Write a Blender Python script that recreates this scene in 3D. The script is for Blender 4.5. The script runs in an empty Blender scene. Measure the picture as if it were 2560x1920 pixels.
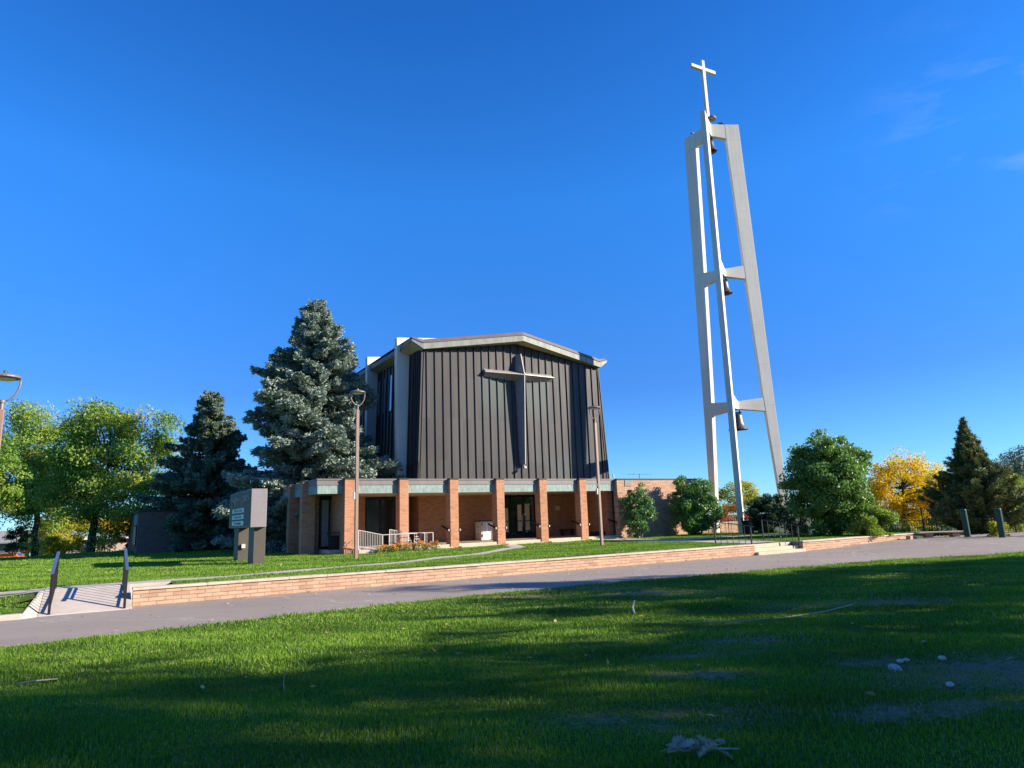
import bpy, bmesh, math, random
import numpy as np
from mathutils import Vector, Matrix
random.seed(7); RNG = np.random.default_rng(11)
S = bpy.context.scene
COL = S.collection
PSI = 0.54191
OX, OY = -8.824, 35.632
CP, SP = math.cos(PSI), math.sin(PSI)
GZ = -1.45                      # level of the church lawn (the eye is at z = 0)

def W(u, v, z=0.0):             # church grid (u along the front, v into the church) -> world
    return (OX + u*CP - v*SP, OY + u*SP + v*CP, z)
def UV(x, y):
    dx, dy = x-OX, y-OY
    return (dx*CP + dy*SP, -dx*SP + dy*CP)

# ------------------------------------------------------------------ materials
def newmat(name):
    m = bpy.data.materials.new(name); m.use_nodes = True
    nt = m.node_tree; nt.nodes.clear()
    return m, nt
class N:
    def __init__(s, nt): s.nt = nt
    def n(s, t, **k):
        x = s.nt.nodes.new(t)
        for a, b in k.items(): setattr(x, a, b)
        return x
    def l(s, a, b): s.nt.links.new(a, b)
    def out(s, sh):
        o = s.n('ShaderNodeOutputMaterial'); s.l(sh, o.inputs['Surface']); return o
    def val(s, sock, v):
        if hasattr(v, 'is_output') or isinstance(v, bpy.types.NodeSocket): s.l(v, sock)
        else: sock.default_value = v
    def math(s, op, a, b=None, c=None):
        x = s.n('ShaderNodeMath', operation=op)
        s.val(x.inputs[0], a)
        if b is not None: s.val(x.inputs[1], b)
        if c is not None: s.val(x.inputs[2], c)
        return x.outputs[0]
    def mix(s, f, a, b, mode='MIX'):
        x = s.n('ShaderNodeMix', data_type='RGBA', blend_type=mode)
        s.val(x.inputs[0], f)
        s.val(x.inputs[6], a if not isinstance(a, tuple) else a+(1,)*(4-len(a)))
        s.val(x.inputs[7], b if not isinstance(b, tuple) else b+(1,)*(4-len(b)))
        return x.outputs[2]
    def obj(s): return s.n('ShaderNodeTexCoord').outputs['Object']
    def noise(s, vec, scale, detail=4, rough=.55):
        x = s.n('ShaderNodeTexNoise'); s.l(vec, x.inputs['Vector'])
        x.inputs['Scale'].default_value = scale; x.inputs['Detail'].default_value = detail
        x.inputs['Roughness'].default_value = rough
        return x.outputs['Fac']
    def mapv(s, vec, sc=(1,1,1), loc=(0,0,0)):
        x = s.n('ShaderNodeMapping'); s.l(vec, x.inputs['Vector'])
        x.inputs['Scale'].default_value = sc; x.inputs['Location'].default_value = loc
        return x.outputs[0]
    def ramp(s, f, a, b, c0=0., c1=1.):
        x = s.n('ShaderNodeMapRange'); s.val(x.inputs[0], f)
        x.inputs[1].default_value = a; x.inputs[2].default_value = b
        x.inputs[3].default_value = c0; x.inputs[4].default_value = c1
        return x.outputs[0]
    def sep(s, vec):
        x = s.n('ShaderNodeSeparateXYZ'); s.l(vec, x.inputs[0]); return x.outputs
    def comb(s, x, y, z):
        q = s.n('ShaderNodeCombineXYZ')
        for i, v in enumerate((x, y, z)): s.val(q.inputs[i], v)
        return q.outputs[0]
    def bump(s, h, st=.3, d=.02):
        x = s.n('ShaderNodeBump'); s.l(h, x.inputs['Height'])
        x.inputs['Strength'].default_value = st; x.inputs['Distance'].default_value = d
        return x.outputs[0]
    def bsdf(s, col, rough=.6, metal=0., spec=.5, normal=None):
        x = s.n('ShaderNodeBsdfPrincipled')
        s.val(x.inputs['Base Color'], col if not isinstance(col, tuple) else col+(1,))
        s.val(x.inputs['Roughness'], rough); s.val(x.inputs['Metallic'], metal)
        s.val(x.inputs['Specular IOR Level'], spec)
        if normal is not None: s.l(normal, x.inputs['Normal'])
        return x.outputs[0]

def mat_plain(name, col, rough=.6, metal=0., var=.25, scale=3., spec=.4, bump=.0, streak=False):
    m, nt = newmat(name); k = N(nt); v = k.obj()
    if streak: v = k.mapv(v, (1, 1, .12))
    n1 = k.noise(v, scale, 6, .65); n2 = k.noise(v, scale*9, 4)
    f = k.math('ADD', k.math('MULTIPLY', n1, .7), k.math('MULTIPLY', n2, .3))
    lo = tuple(c*(1-var) for c in col); hi = tuple(min(1, c*(1+var)) for c in col)
    c = k.mix(k.ramp(f, .3, .7), lo, hi)
    nm = k.bump(n2, bump, .01) if bump else None
    k.out(k.bsdf(c, k.ramp(n2, .3, .7, max(.05, rough-.08), min(1, rough+.08)), metal, spec, nm))
    return m

def mat_brick(name, c1, c2, mortar, bw=.30, rh=.085, ms=.012, dark=.35, bstr=.5):
    m, nt = newmat(name); k = N(nt); o = k.obj(); x, y, z = k.sep(o)
    vec = k.comb(k.math('ADD', x, y), z, 0.)
    b = k.n('ShaderNodeTexBrick'); k.l(vec, b.inputs['Vector'])
    b.inputs['Scale'].default_value = 1.; b.inputs['Mortar Size'].default_value = ms
    b.inputs['Mortar Smooth'].default_value = .3
    b.inputs['Brick Width'].default_value = bw; b.inputs['Row Height'].default_value = rh
    b.inputs['Bias'].default_value = -.1
    b.inputs['Color1'].default_value = c1+(1,); b.inputs['Color2'].default_value = c2+(1,)
    b.inputs['Mortar'].default_value = mortar+(1,)
    # a few odd bricks
    b2 = k.n('ShaderNodeTexBrick'); k.l(vec, b2.inputs['Vector'])
    for q, w in (('Scale', 1.), ('Mortar Size', 0.), ('Brick Width', bw), ('Row Height', rh), ('Bias', .0)): b2.inputs[q].default_value = w
    b2.inputs['Color1'].default_value = (0,0,0,1); b2.inputs['Color2'].default_value = (1,1,1,1)
    odd = k.ramp(b2.outputs['Color'], .72, .95)
    wn = k.n('ShaderNodeTexNoise'); k.l(k.mapv(vec, (1/bw*1.1, 1/rh*.9, 1)), wn.inputs['Vector']); wn.inputs['Scale'].default_value = .9
    c = k.mix(k.ramp(wn.outputs['Fac'], .35, .68), b.outputs['Color'], k.mix(.5, b.outputs['Color'], (c1[0]*1.25, c1[1]*1.3, c1[2]*1.35)))
    c = k.mix(k.math('MULTIPLY', odd, dark), c, tuple(q*.55 for q in c1))
    grime = k.noise(o, .7, 5, .6)
    c = k.mix(k.ramp(grime, .45, .75, 0, .3), c, tuple(q*.6 for q in c1))
    fine = k.noise(o, 38., 3)
    c = k.mix(k.ramp(fine, .3, .7, 0., .22), c, tuple(q*.6 for q in c2))
    h = k.math('ADD', k.math('MULTIPLY', k.math('SUBTRACT', 1., b.outputs['Fac']), 1.), k.math('MULTIPLY', fine, .25))
    k.out(k.bsdf(c, .88, 0., .2, k.bump(h, bstr, .012)))
    return m

def mat_copper():
    m, nt = newmat('weathered_copper_panels'); k = N(nt); o = k.obj(); x, y, z = k.sep(o)
    pid = k.math('FLOOR', k.math('DIVIDE', k.math('SUBTRACT', x, .06), .585))
    tier = k.math('FLOOR', k.math('DIVIDE', k.math('ADD', z, .2), 2.75))
    wn = k.n('ShaderNodeTexWhiteNoise', noise_dimensions='2D'); k.l(k.comb(pid, tier, 0.), wn.inputs['Vector'])
    streak = k.noise(k.mapv(o, (9, 9, .35)), 1., 6, .7)
    fine = k.noise(k.mapv(o, (60, 60, 2.)), 1., 4, .7)
    big = k.noise(o, .55, 4)
    f = k.math('ADD', k.math('MULTIPLY', streak, .5), k.math('ADD', k.math('MULTIPLY', fine, .25), k.math('MULTIPLY', wn.outputs['Value'], .25)))
    c = k.mix(k.ramp(f, .3, .72), (.024, .0215, .0225), (.060, .054, .053))
    # brown upper band, olive towards the left foot
    c = k.mix(k.ramp(z, 9.5, 12.5, 0, .55), c, (.040, .031, .030))
    ol = k.math('MULTIPLY', k.ramp(z, 8.5, 4.5), k.math('MULTIPLY', k.ramp(x, 10.5, 7.), k.ramp(big, .4, .62)))
    c = k.mix(k.math('MULTIPLY', ol, .55), c, (.060, .056, .032))
    # verdigris below the cross arms and low on the right
    la = k.math('MULTIPLY', k.math('MULTIPLY', k.ramp(x, 10.6, 11.0), k.ramp(x, 13.2, 12.8)), k.math('MULTIPLY', k.ramp(z, 7.9, 9.4), 1.))
    ra = k.math('MULTIPLY', k.math('MULTIPLY', k.ramp(x, 14., 14.2), k.ramp(x, 16.6, 16.2)), k.ramp(z, 7.9, 9.4))
    lo = k.math('MULTIPLY', k.ramp(x, 13.5, 16.5), k.math('MULTIPLY', k.ramp(z, 7.2, 4.6), k.ramp(x, 21., 19.)))
    g = k.math('MULTIPLY', k.math('MAXIMUM', k.math('MAXIMUM', la, ra), k.math('MULTIPLY', lo, k.ramp(k.noise(o, .9, 3), .45, .62))), k.ramp(streak, .33, .6))
    top = k.ramp(z, 11.15, 11.3, 1., 0.)
    c = k.mix(k.math('MULTIPLY', k.math('MULTIPLY', g, top), .75), c, (.058, .088, .078))
    # lap joints
    jz = k.math('FRACT', k.math('DIVIDE', k.math('ADD', k.math('ADD', z, .2), k.math('MULTIPLY', k.noise(k.comb(pid, 0., 0.), 3.1), .1)), 2.75))
    c = k.mix(k.math('MULTIPLY', k.math('LESS_THAN', jz, .008), .5), c, (.05, .045, .045))
    k.out(k.bsdf(c, k.ramp(streak, .3, .7, .45, .65), .15, .4, k.bump(fine, .12, .01)))
    return m

def mat_patina(name, a, b, st=7.):
    m, nt = newmat(name); k = N(nt); o = k.obj(); x, y, z = k.sep(o)
    h = k.math('ADD', x, y)
    s1 = k.noise(k.comb(k.math('MULTIPLY', h, st), 0., k.math('MULTIPLY', z, st*.22)), 1., 6, .75)
    s2 = k.noise(k.comb(k.math('MULTIPLY', h, 1.3), 0., z), 1., 4, .6)
    f = k.math('ADD', k.math('MULTIPLY', s1, .75), k.math('MULTIPLY', s2, .25))
    c = k.mix(k.ramp(f, .42, .58), a, b)
    k.out(k.bsdf(c, .65, .1, .4, k.bump(s1, .1, .01)))
    return m

def mat_leaf(name, cols, trans=.28, rough=.5, spec=.35):
    """cols: colour stops sampled by the per-leaf random value stored on the mesh"""
    m, nt = newmat(name); k = N(nt)
    at = k.n('ShaderNodeAttribute', attribute_name='rnd')
    r = k.n('ShaderNodeValToRGB'); k.l(at.outputs['Fac'], r.inputs[0])
    els = r.color_ramp.elements
    while len(els) < len(cols): els.new(.5)
    for i, c in enumerate(cols):
        els[i].position = i/(len(cols)-1); els[i].color = c+(1,)
    b = k.bsdf(r.outputs[0], rough, 0., spec)
    t = k.n('ShaderNodeBsdfTranslucent')
    hs = k.n('ShaderNodeHueSaturation'); k.l(r.outputs[0], hs.inputs['Color']); hs.inputs['Saturation'].default_value = 1.15; hs.inputs['Value'].default_value = 1.3
    k.l(hs.outputs[0], t.inputs[0])
    mx = k.n('ShaderNodeMixShader'); mx.inputs[0].default_value = trans
    k.l(b, mx.inputs[1]); k.l(t.outputs[0], mx.inputs[2])
    k.out(mx.outputs[0])
    return m

def mat_bark(name, col):
    m, nt = newmat(name); k = N(nt); o = k.obj()
    n1 = k.noise(k.mapv(o, (9, 9, 1.6)), 1.5, 6, .7)
    c = k.mix(k.ramp(n1, .35, .65), tuple(q*.45 for q in col), col)
    k.out(k.bsdf(c, .9, 0., .2, k.bump(n1, .8, .05)))
    return m

def mat_lawn(name, a, b, dry):
    m, nt = newmat(name); k = N(nt); o = k.obj()
    n1 = k.noise(o, .35, 5, .6); n2 = k.noise(o, 14., 5, .7); n3 = k.noise(o, 1.3, 4)
    c = k.mix(k.ramp(k.math('ADD', k.math('MULTIPLY', n2, .7), k.math('MULTIPLY', n3, .3)), .35, .65), a, b)
    c = k.mix(k.ramp(n1, .58, .72, 0, .5), c, dry)
    k.out(k.bsdf(c, .9, 0., .15, k.bump(n2, .9, .06)))
    return m

def mat_asphalt():
    m, nt = newmat('old_asphalt'); k = N(nt); o = k.obj()
    n1 = k.noise(o, .3, 5, .6); n2 = k.noise(o, 26., 3, .8); n3 = k.noise(k.mapv(o, (.5, 3, 1)), .5, 4)
    vo = k.n('ShaderNodeTexVoronoi'); k.l(o, vo.inputs['Vector']); vo.inputs['Scale'].default_value = 70.
    sp = k.ramp(vo.outputs['Distance'], .0, .6)
    c = k.mix(k.ramp(k.math('ADD', k.math('MULTIPLY', n1, .6), k.math('MULTIPLY', n3, .4)), .35, .65), (.265, .21, .165), (.345, .278, .22))
    c = k.mix(k.ramp(n2, .35, .75, 0., .55), c, (.40, .35, .31))
    c = k.mix(k.ramp(sp, .0, .35, .35, 0.), c, (.11, .10, .09))
    # tar-sealed and bare cracks
    dn = k.n('ShaderNodeTexNoise'); k.l(o, dn.inputs['Vector']); dn.inputs['Scale'].default_value = .8; dn.inputs['Detail'].default_value = 5
    wv = k.n('ShaderNodeVectorMath', operation='ADD'); k.l(o, wv.inputs[0])
    sc = k.n('ShaderNodeVectorMath', operation='SCALE'); k.l(dn.outputs['Color'], sc.inputs[0]); sc.inputs['Scale'].default_value = 1.6
    k.l(sc.outputs[0], wv.inputs[1])
    v2 = k.n('ShaderNodeTexVoronoi', feature='DISTANCE_TO_EDGE'); k.l(wv.outputs[0], v2.inputs['Vector']); v2.inputs['Scale'].default_value = .16
    c = k.mix(k.math('MULTIPLY', k.math('LESS_THAN', v2.outputs['Distance'], .005), .75), c, (.42, .37, .31))
    k.out(k.bsdf(c, .85, 0., .3, k.bump(k.math('ADD', n2, sp), .5, .015)))
    return m

def mat_concrete(name, col, scale=1.2, var=.2, joint=0.):
    m, nt = newmat(name); k = N(nt); o = k.obj()
    n1 = k.noise(o, scale, 6, .65); n2 = k.noise(o, scale*22, 4, .7)
    st = k.noise(k.mapv(o, (3, 3, .25)), 1.2, 5)
    f = k.math('ADD', k.math('MULTIPLY', n1, .45), k.math('ADD', k.math('MULTIPLY', n2, .25), k.math('MULTIPLY', st, .3)))
    c = k.mix(k.ramp(f, .36, .64), tuple(q*(1-var) for q in col), tuple(min(1, q*(1+var*.5)) for q in col))
    if joint:
        z = k.sep(o)[2]; jf = k.math('FRACT', k.math('DIVIDE', z, joint))
        c = k.mix(k.math('MULTIPLY', k.math('LESS_THAN', jf, .014), .28), c, tuple(q*.5 for q in col))
        rs = k.noise(k.mapv(o, (7, 7, .10)), 1., 5, .7)
        c = k.mix(k.ramp(rs, .50, .72, 0., .38), c, tuple(q*w_ for q, w_ in zip(col, (.62, .6, .58))))
        pt = k.noise(o, .9, 3)
        c = k.mix(k.math('MULTIPLY', k.math('GREATER_THAN', pt, .62), .16), c, tuple(min(1, q*1.12) for q in col))
    k.out(k.bsdf(c, .8, 0., .3, k.bump(n2, .25, .01)))
    return m

def mat_ribbed(name, axis, col):
    m, nt = newmat(name); k = N(nt); o = k.obj(); a = k.sep(o)[axis]
    w = k.math('FRACT', k.math('DIVIDE', a, .125))
    tri = k.math('ABSOLUTE', k.math('SUBTRACT', w, .5))
    n1 = k.noise(o, 5., 5)
    c = k.mix(k.ramp(n1, .3, .7), tuple(q*.8 for q in col), tuple(q*1.15 for q in col))
    c = k.mix(k.ramp(tri, .06, .14, .55, 0.), c, tuple(q*.35 for q in col))
    k.out(k.bsdf(c, .5, .3, .5, k.bump(tri, 1., .05)))
    return m

def mat_glass(name, tint=(.02, .025, .03), rough=.02):
    m, nt = newmat(name); k = N(nt); o = k.obj()
    n1 = k.noise(o, .8, 2)
    nm = k.bump(n1, .04, .2)
    d = k.bsdf(tint, rough, 0., 1., nm)
    g = k.n('ShaderNodeBsdfGlossy'); g.inputs['Roughness'].default_value = rough; g.inputs['Color'].default_value = (.9, .95, 1, 1); k.l(nm, g.inputs['Normal'])
    fr = k.n('ShaderNodeFresnel'); fr.inputs['IOR'].default_value = 2.2
    mx = k.n('ShaderNodeMixShader'); k.l(fr.outputs[0], mx.inputs[0]); k.l(d, mx.inputs[1]); k.l(g.outputs[0], mx.inputs[2])
    k.out(mx.outputs[0]); return m

M = {}
M['brick'] = mat_brick('orange_brick', (.52, .245, .135), (.42, .175, .09), (.40, .29, .21))
M['brick_pale'] = mat_brick('pale_orange_brick', (.56, .35, .235), (.45, .26, .17), (.22, .16, .12), bw=.40, rh=.105, ms=.012, dark=.5, bstr=.9)
M['brick_far'] = mat_brick('brown_brick', (.21, .125, .095), (.16, .09, .07), (.16, .14, .12))
M['copper'] = mat_copper()
M['patina'] = mat_patina('verdigris_fascia', (.20, .20, .19), (.25, .38, .34), 11.)
M['patina_grey'] = mat_patina('grey_green_fascia', (.21, .205, .175), (.29, .305, .255), 3.)
M['fascia'] = mat_plain('grey_brown_metal', (.19, .165, .16), .5, .2, .15, 2., streak=True)
M['roof_edge'] = mat_plain('brown_roof_edge', (.165, .125, .118), .55, .1, .15, 2.)
M['dark_metal'] = mat_plain('dark_bronze_metal', (.035, .03, .028), .45, .3, .2)
M['frame_dark'] = mat_plain('black_door_frame', (.018, .016, .015), .4, .3, .2)
M['soffit'] = mat_plain('tan_soffit', (.50, .40, .22), .8, 0, .12, 2.)
M['eave_soffit'] = mat_plain('olive_eave_soffit', (.42, .37, .24), .8, 0, .12, 2.)
M['white_conc'] = mat_concrete('white_painted_concrete', (.74, .70, .61), .8, .10)
M['tower_white'] = mat_concrete('cream_white_tower_paint', (.68, .635, .54), .5, .13, 3.1)
M['concrete'] = mat_concrete('sidewalk_concrete', (.52, .44, .37), 1.3, .18)
M['stone_cap'] = mat_concrete('buff_stone_cap', (.60, .48, .35), 3., .3)
M['stone_step'] = mat_concrete('buff_sandstone_step', (.56, .46, .32), 2.5, .22)
M['panel_stone'] = mat_plain('grey_stone_panel', (.26, .245, .26), .9, 0, .35, 14., bump=.4)
M['glass'] = mat_glass('dark_reflective_glass')
M['win_blue'] = mat_glass('tall_window_glass', (.03, .05, .10), .03)
M['dark_glass'] = mat_plain('dark_reflection_glass', (.012, .012, .014), .12, 0, .2, 1., spec=.5)  # near-black colour stands in for the dark tree reflection in these doors
M['cream_panel'] = mat_plain('plain_cream', (.66, .58, .42), .9, 0, .1, 6.)
M['ribZ'] = mat_ribbed('ribbed_cross_upright', 2, (.36, .34, .32))
M['ribX'] = mat_ribbed('ribbed_cross_arm', 0, (.46, .42, .35))  # lighter than the upright: light bounced off the ground put into the colour
M['trim_light'] = mat_plain('light_metal_trim', (.55, .5, .43), .5, .2, .1)
M['bronze_bell'] = mat_plain('weathered_bell_bronze', (.10, .095, .09), .42, .6, .3, 5.)
M['lamp_brown'] = mat_plain('brown_lamp_paint', (.30, .20, .15), .5, .1, .1, 2.)
M['lamp_head'] = mat_plain('grey_brown_lamp_head', (.21, .17, .16), .45, .2, .1)
M['lens'] = mat_plain('frosted_lens', (.62, .58, .45), .4, 0, .05)
M['sign_end'] = mat_plain('taupe_sign_metal', (.27, .235, .24), .45, .2, .06, 1.5)
M['sign_face'] = mat_plain('olive_brown_sign_metal', (.10, .093, .07), .6, .2, .1, 1.5)
M['sign_leg'] = mat_plain('brown_sign_leg', (.095, .08, .062), .55, .15, .12, 1.5)
M['sign_plate'] = mat_plain('pale_green_plate', (.72, .84, .74), .6, 0, .08, 2.)
M['steel'] = mat_plain('bright_steel_letter', (.72, .72, .70), .25, .9, .05)
M['ink'] = mat_plain('black_ink', (.02, .03, .025), .6, 0, .05)
M['white_rail'] = mat_plain('white_painted_rail', (.56, .51, .47), .45, 0, .1)
M['black_iron'] = mat_plain('black_iron', (.028, .027, .03), .38, .4, .2)
M['sky_tinted_metal'] = mat_plain('sky_tinted_handrail', (.16, .19, .25), .3, .6, .2)  # bluish cast of sky reflected on the handrail top put into the colour
M['bollard'] = mat_plain('dark_green_paint', (.008, .052, .036), .45, 0, .2)
M['cabinet'] = mat_plain('pale_grey_cabinet', (.62, .585, .55), .5, 0, .06, 2.)
M['paper'] = mat_plain('white_notice', (.85, .82, .82), .6, 0, .03)
M['asphalt'] = mat_asphalt()
M['lawn'] = mat_lawn('lawn_soil_and_thatch', (.06, .115, .012), (.115, .20, .022), (.20, .17, .07))
def mat_soil():
    m, nt = newmat('lawn_thatch_and_bare_soil'); k = N(nt); o = k.obj()
    n1 = k.noise(o, .5, 5, .6); n2 = k.noise(o, 16., 5, .7); n3 = k.noise(o, 3., 5, .65)
    c = k.mix(k.ramp(n2, .35, .65), (.045, .085, .010), (.10, .17, .02))
    at = k.n('ShaderNodeAttribute', attribute_name='rnd')
    d = k.ramp(k.math('ADD', at.outputs['Fac'], k.math('MULTIPLY', k.math('SUBTRACT', n3, .5), 1.6)), .3, .9)
    so_ = k.mix(k.ramp(n2, .3, .7), (.12, .085, .045), (.36, .28, .17))
    c = k.mix(d, c, so_)
    k.out(k.bsdf(c, .95, 0., .1, k.bump(n2, .9, .05))); return m
M['soil'] = mat_soil()
M['field'] = mat_lawn('far_ground', (.07, .085, .035), (.12, .13, .05), (.2, .16, .09))
M['mulch'] = mat_plain('wood_mulch', (.19, .10, .065), .95, 0, .6, 16., bump=1.)
M['bark'] = mat_bark('grey_brown_bark', (.17, .135, .105))
M['bark_dark'] = mat_bark('dark_bark', (.10, .085, .075))
M['orange_car'] = mat_plain('orange_car_paint', (.85, .20, .02), .2, 0, .03, spec=.8)
M['rubber'] = mat_plain('black_rubber', (.02, .02, .02), .8)
M['house_wall'] = mat_plain('grey_house_wall', (.16, .15, .14), .8, 0, .15)
M['house_wall_light'] = mat_plain('pinkish_house_wall', (.55, .42, .35), .85, 0, .15, 8.)
M['shingle'] = mat_plain('grey_shingle', (.30, .28, .255), .9, 0, .2, 9., bump=.4)
M['white_roof'] = mat_plain('white_flat_roof', (.78, .76, .74), .6, 0, .08)
M['amber_glass'] = mat_plain('amber_window', (.55, .40, .16), .4, 0, .15)
M['stick'] = mat_plain('pale_dry_twig', (.42, .36, .27), .9, 0, .3, 20.)
M['mushroom'] = mat_plain('white_mushroom', (.52, .46, .37), .8, 0, .15, 30.)
M['pigeon'] = mat_plain('dark_pigeon', (.06, .065, .08), .6, 0, .4, 30.)
GRASS = [(.06, .125, .010), (.115, .225, .016), (.165, .305, .022), (.23, .37, .035), (.29, .36, .06)]
M['grass'] = mat_leaf('grass_blade', GRASS + [(.30, .25, .14), (.36, .30, .19)], .25, .55, .3)

# ------------------------------------------------------------------ mesh building
class MB:
    def __init__(s): s.v = []; s.f = []
    def add(s, vs, fs):
        o = len(s.v); s.v += [tuple(p) for p in vs]; s.f += [tuple(i+o for i in f) for f in fs]; return s
    def box(s, x0, x1, y0, y1, z0, z1):
        return s.add([(x0,y0,z0),(x1,y0,z0),(x1,y1,z0),(x0,y1,z0),(x0,y0,z1),(x1,y0,z1),(x1,y1,z1),(x0,y1,z1)],
                     [(0,3,2,1),(4,5,6,7),(0,1,5,4),(1,2,6,5),(2,3,7,6),(3,0,4,7)])
    def hexa(s, bot, top):      # two quads, same winding (ccw seen from above)
        return s.add(list(bot)+list(top), [(3,2,1,0),(4,5,6,7),(0,1,5,4),(1,2,6,5),(2,3,7,6),(3,0,4,7)])
    def prism(s, poly, a0, a1, plane='xz'):   # polygon extruded along the third axis
        n = len(poly)
        def P(p, a): return (p[0], a, p[1]) if plane == 'xz' else ((a, p[0], p[1]) if plane == 'yz' else (p[0], p[1], a))
        vs = [P(p, a0) for p in poly] + [P(p, a1) for p in poly]
        fs = [tuple(range(n))[::-1] if plane != 'xz' else tuple(range(n)), tuple(range(n, 2*n)) if plane != 'xz' else tuple(range(n, 2*n))[::-1]]
        for i in range(n):
            j = (i+1) % n
            q = (i, j, n+j, n+i)
            fs.append(q if plane != 'xz' else q[::-1])
        return s.add(vs, fs)
    def quad(s, *p): return s.add(p, [tuple(range(len(p)))])
    def tube(s, pts, r, n=8, cap=True):
        pts = [Vector(p) for p in pts]; rs = r if isinstance(r, (list, tuple)) else [r]*len(pts)
        vs = []; prev = None
        for i, p in enumerate(pts):
            d = (pts[min(i+1, len(pts)-1)] - pts[max(i-1, 0)]).normalized()
            if prev is None:
                a = d.orthogonal().normalized()
            else:
                a = (prev - d*prev.dot(d)); a = a.normalized() if a.length > 1e-6 else d.orthogonal().normalized()
            prev = a; b = d.cross(a)
            for k in range(n):
                t = 2*math.pi*(k+.5)/n
                vs.append(p + (a*math.cos(t) + b*math.sin(t))*rs[i])
        fs = []
        for i in range(len(pts)-1):
            for k in range(n):
                fs.append((i*n+k, i*n+(k+1) % n, (i+1)*n+(k+1) % n, (i+1)*n+k))
        if cap: fs += [tuple(range(n))[::-1], tuple(range((len(pts)-1)*n, len(pts)*n))]
        return s.add(vs, fs)
    def bar(s, p, q, w, h=None):   # rectangular bar between two points
        p, q = Vector(p), Vector(q); h = h or w; d = (q-p).normalized()
        up = Vector((0,0,1)) if abs(d.z) < .95 else Vector((1,0,0))
        a = d.cross(up).normalized(); b = a.cross(d).normalized()
        c = [(-w/2,-h/2),(w/2,-h/2),(w/2,h/2),(-w/2,h/2)]
        vs = [e + a*i + b*j for e in (p, q) for i, j in c]
        return s.add(vs, [(0,1,2,3),(7,6,5,4),(0,4,5,1),(1,5,6,2),(2,6,7,3),(3,7,4,0)])
    def lathe(s, prof, n=24, c=(0,0,0)):
        vs = []; m = len(prof)
        for r, z in prof:
            for k in range(n):
                t = 2*math.pi*k/n; vs.append((c[0]+r*math.cos(t), c[1]+r*math.sin(t), c[2]+z))
        fs = [(i*n+k, i*n+(k+1) % n, (i+1)*n+(k+1) % n, (i+1)*n+k) for i in range(m-1) for k in range(n)]
        fs += [tuple(range(n))[::-1], tuple(range((m-1)*n, m*n))]
        return s.add(vs, fs)
    def build(s, name, mat, parent=None, loc=None, rz=0., bevel=0., smooth=False):
        me = bpy.data.meshes.new(name); me.from_pydata(s.v, [], s.f); me.update()
        o = bpy.data.objects.new(name, me); COL.objects.link(o)
        bm = bmesh.new(); bm.from_mesh(me); bmesh.ops.recalc_face_normals(bm, faces=bm.faces); bm.to_mesh(me); bm.free()
        me.materials.append(mat)
        if parent is not None: o.parent = parent
        if loc is not None: o.location = loc
        o.rotation_euler = (0, 0, rz)
        if smooth:
            for p in me.polygons: p.use_smooth = True
        if bevel:
            b = o.modifiers.new('bevel', 'BEVEL'); b.width = bevel; b.segments = 2; b.limit_method = 'ANGLE'; b.angle_limit = .7
        return o

def tri_mesh(name, V, F, mat, rnd=None, parent=None, loc=None, smooth=False):
    """V (n,3), F (m,k) arrays -> object, one random value per face"""
    V = np.asarray(V, np.float32); F = np.asarray(F, np.int32); m, k = F.shape
    me = bpy.data.meshes.new(name)
    me.vertices.add(len(V)); me.vertices.foreach_set('co', V.ravel())
    me.loops.add(m*k); me.loops.foreach_set('vertex_index', F.ravel())
    me.polygons.add(m); me.polygons.foreach_set('loop_start', np.arange(0, m*k, k, dtype=np.int32))
    me.polygons.foreach_set('loop_total', np.full(m, k, np.int32))
    me.update(calc_edges=True)
    if rnd is not None:
        a = me.attributes.new('rnd', 'FLOAT', 'FACE'); a.data.foreach_set('value', np.asarray(rnd, np.float32))
    me.materials.append(mat)
    o = bpy.data.objects.new(name, me); COL.objects.link(o)
    if parent is not None: o.parent = parent
    if loc is not None: o.location = loc
    return o

def tag(o, label, cat, group=None):
    o['label'] = label; o['category'] = cat
    if group: o['group'] = group
    return o
def thing(name, label, cat, loc, rz=0., group=None):
    o = bpy.data.objects.new(name, None); COL.objects.link(o)
    o.location = loc; o.rotation_euler = (0, 0, rz); o.empty_display_size = .3
    return tag(o, label, cat, group)
def dup(root, loc, rz=None, label=None):
    r = root.copy(); COL.objects.link(r); r.location = loc
    if rz is not None: r.rotation_euler = (0, 0, rz)
    if label: r['label'] = label
    for ch in list(root.children):
        c = ch.copy(); COL.objects.link(c); c.parent = r
        for g in ch.children:
            d = g.copy(); COL.objects.link(d); d.parent = c
    return r
def structure(o): o['kind'] = 'structure'; return o

# ------------------------------------------------------------------ camera, light, sky
cam = bpy.data.cameras.new('camera'); co = bpy.data.objects.new('camera', cam); COL.objects.link(co)
pit, rol = .195462, -.0343273
f0 = Vector((0, math.cos(pit), math.sin(pit))); u0 = Vector((0, -math.sin(pit), math.cos(pit))); r0 = Vector((1, 0, 0))
rr = r0*math.cos(rol) + u0*math.sin(rol); uu = u0*math.cos(rol) - r0*math.sin(rol)
mw = Matrix.Identity(4)
for i in range(3):
    mw[i][0] = rr[i]; mw[i][1] = uu[i]; mw[i][2] = -f0[i]
co.matrix_world = mw
cam.sensor_width = 36.; cam.lens = 1706.19/2560*36.; cam.clip_end = 3000.; cam.clip_start = .05
S.camera = co

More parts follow.
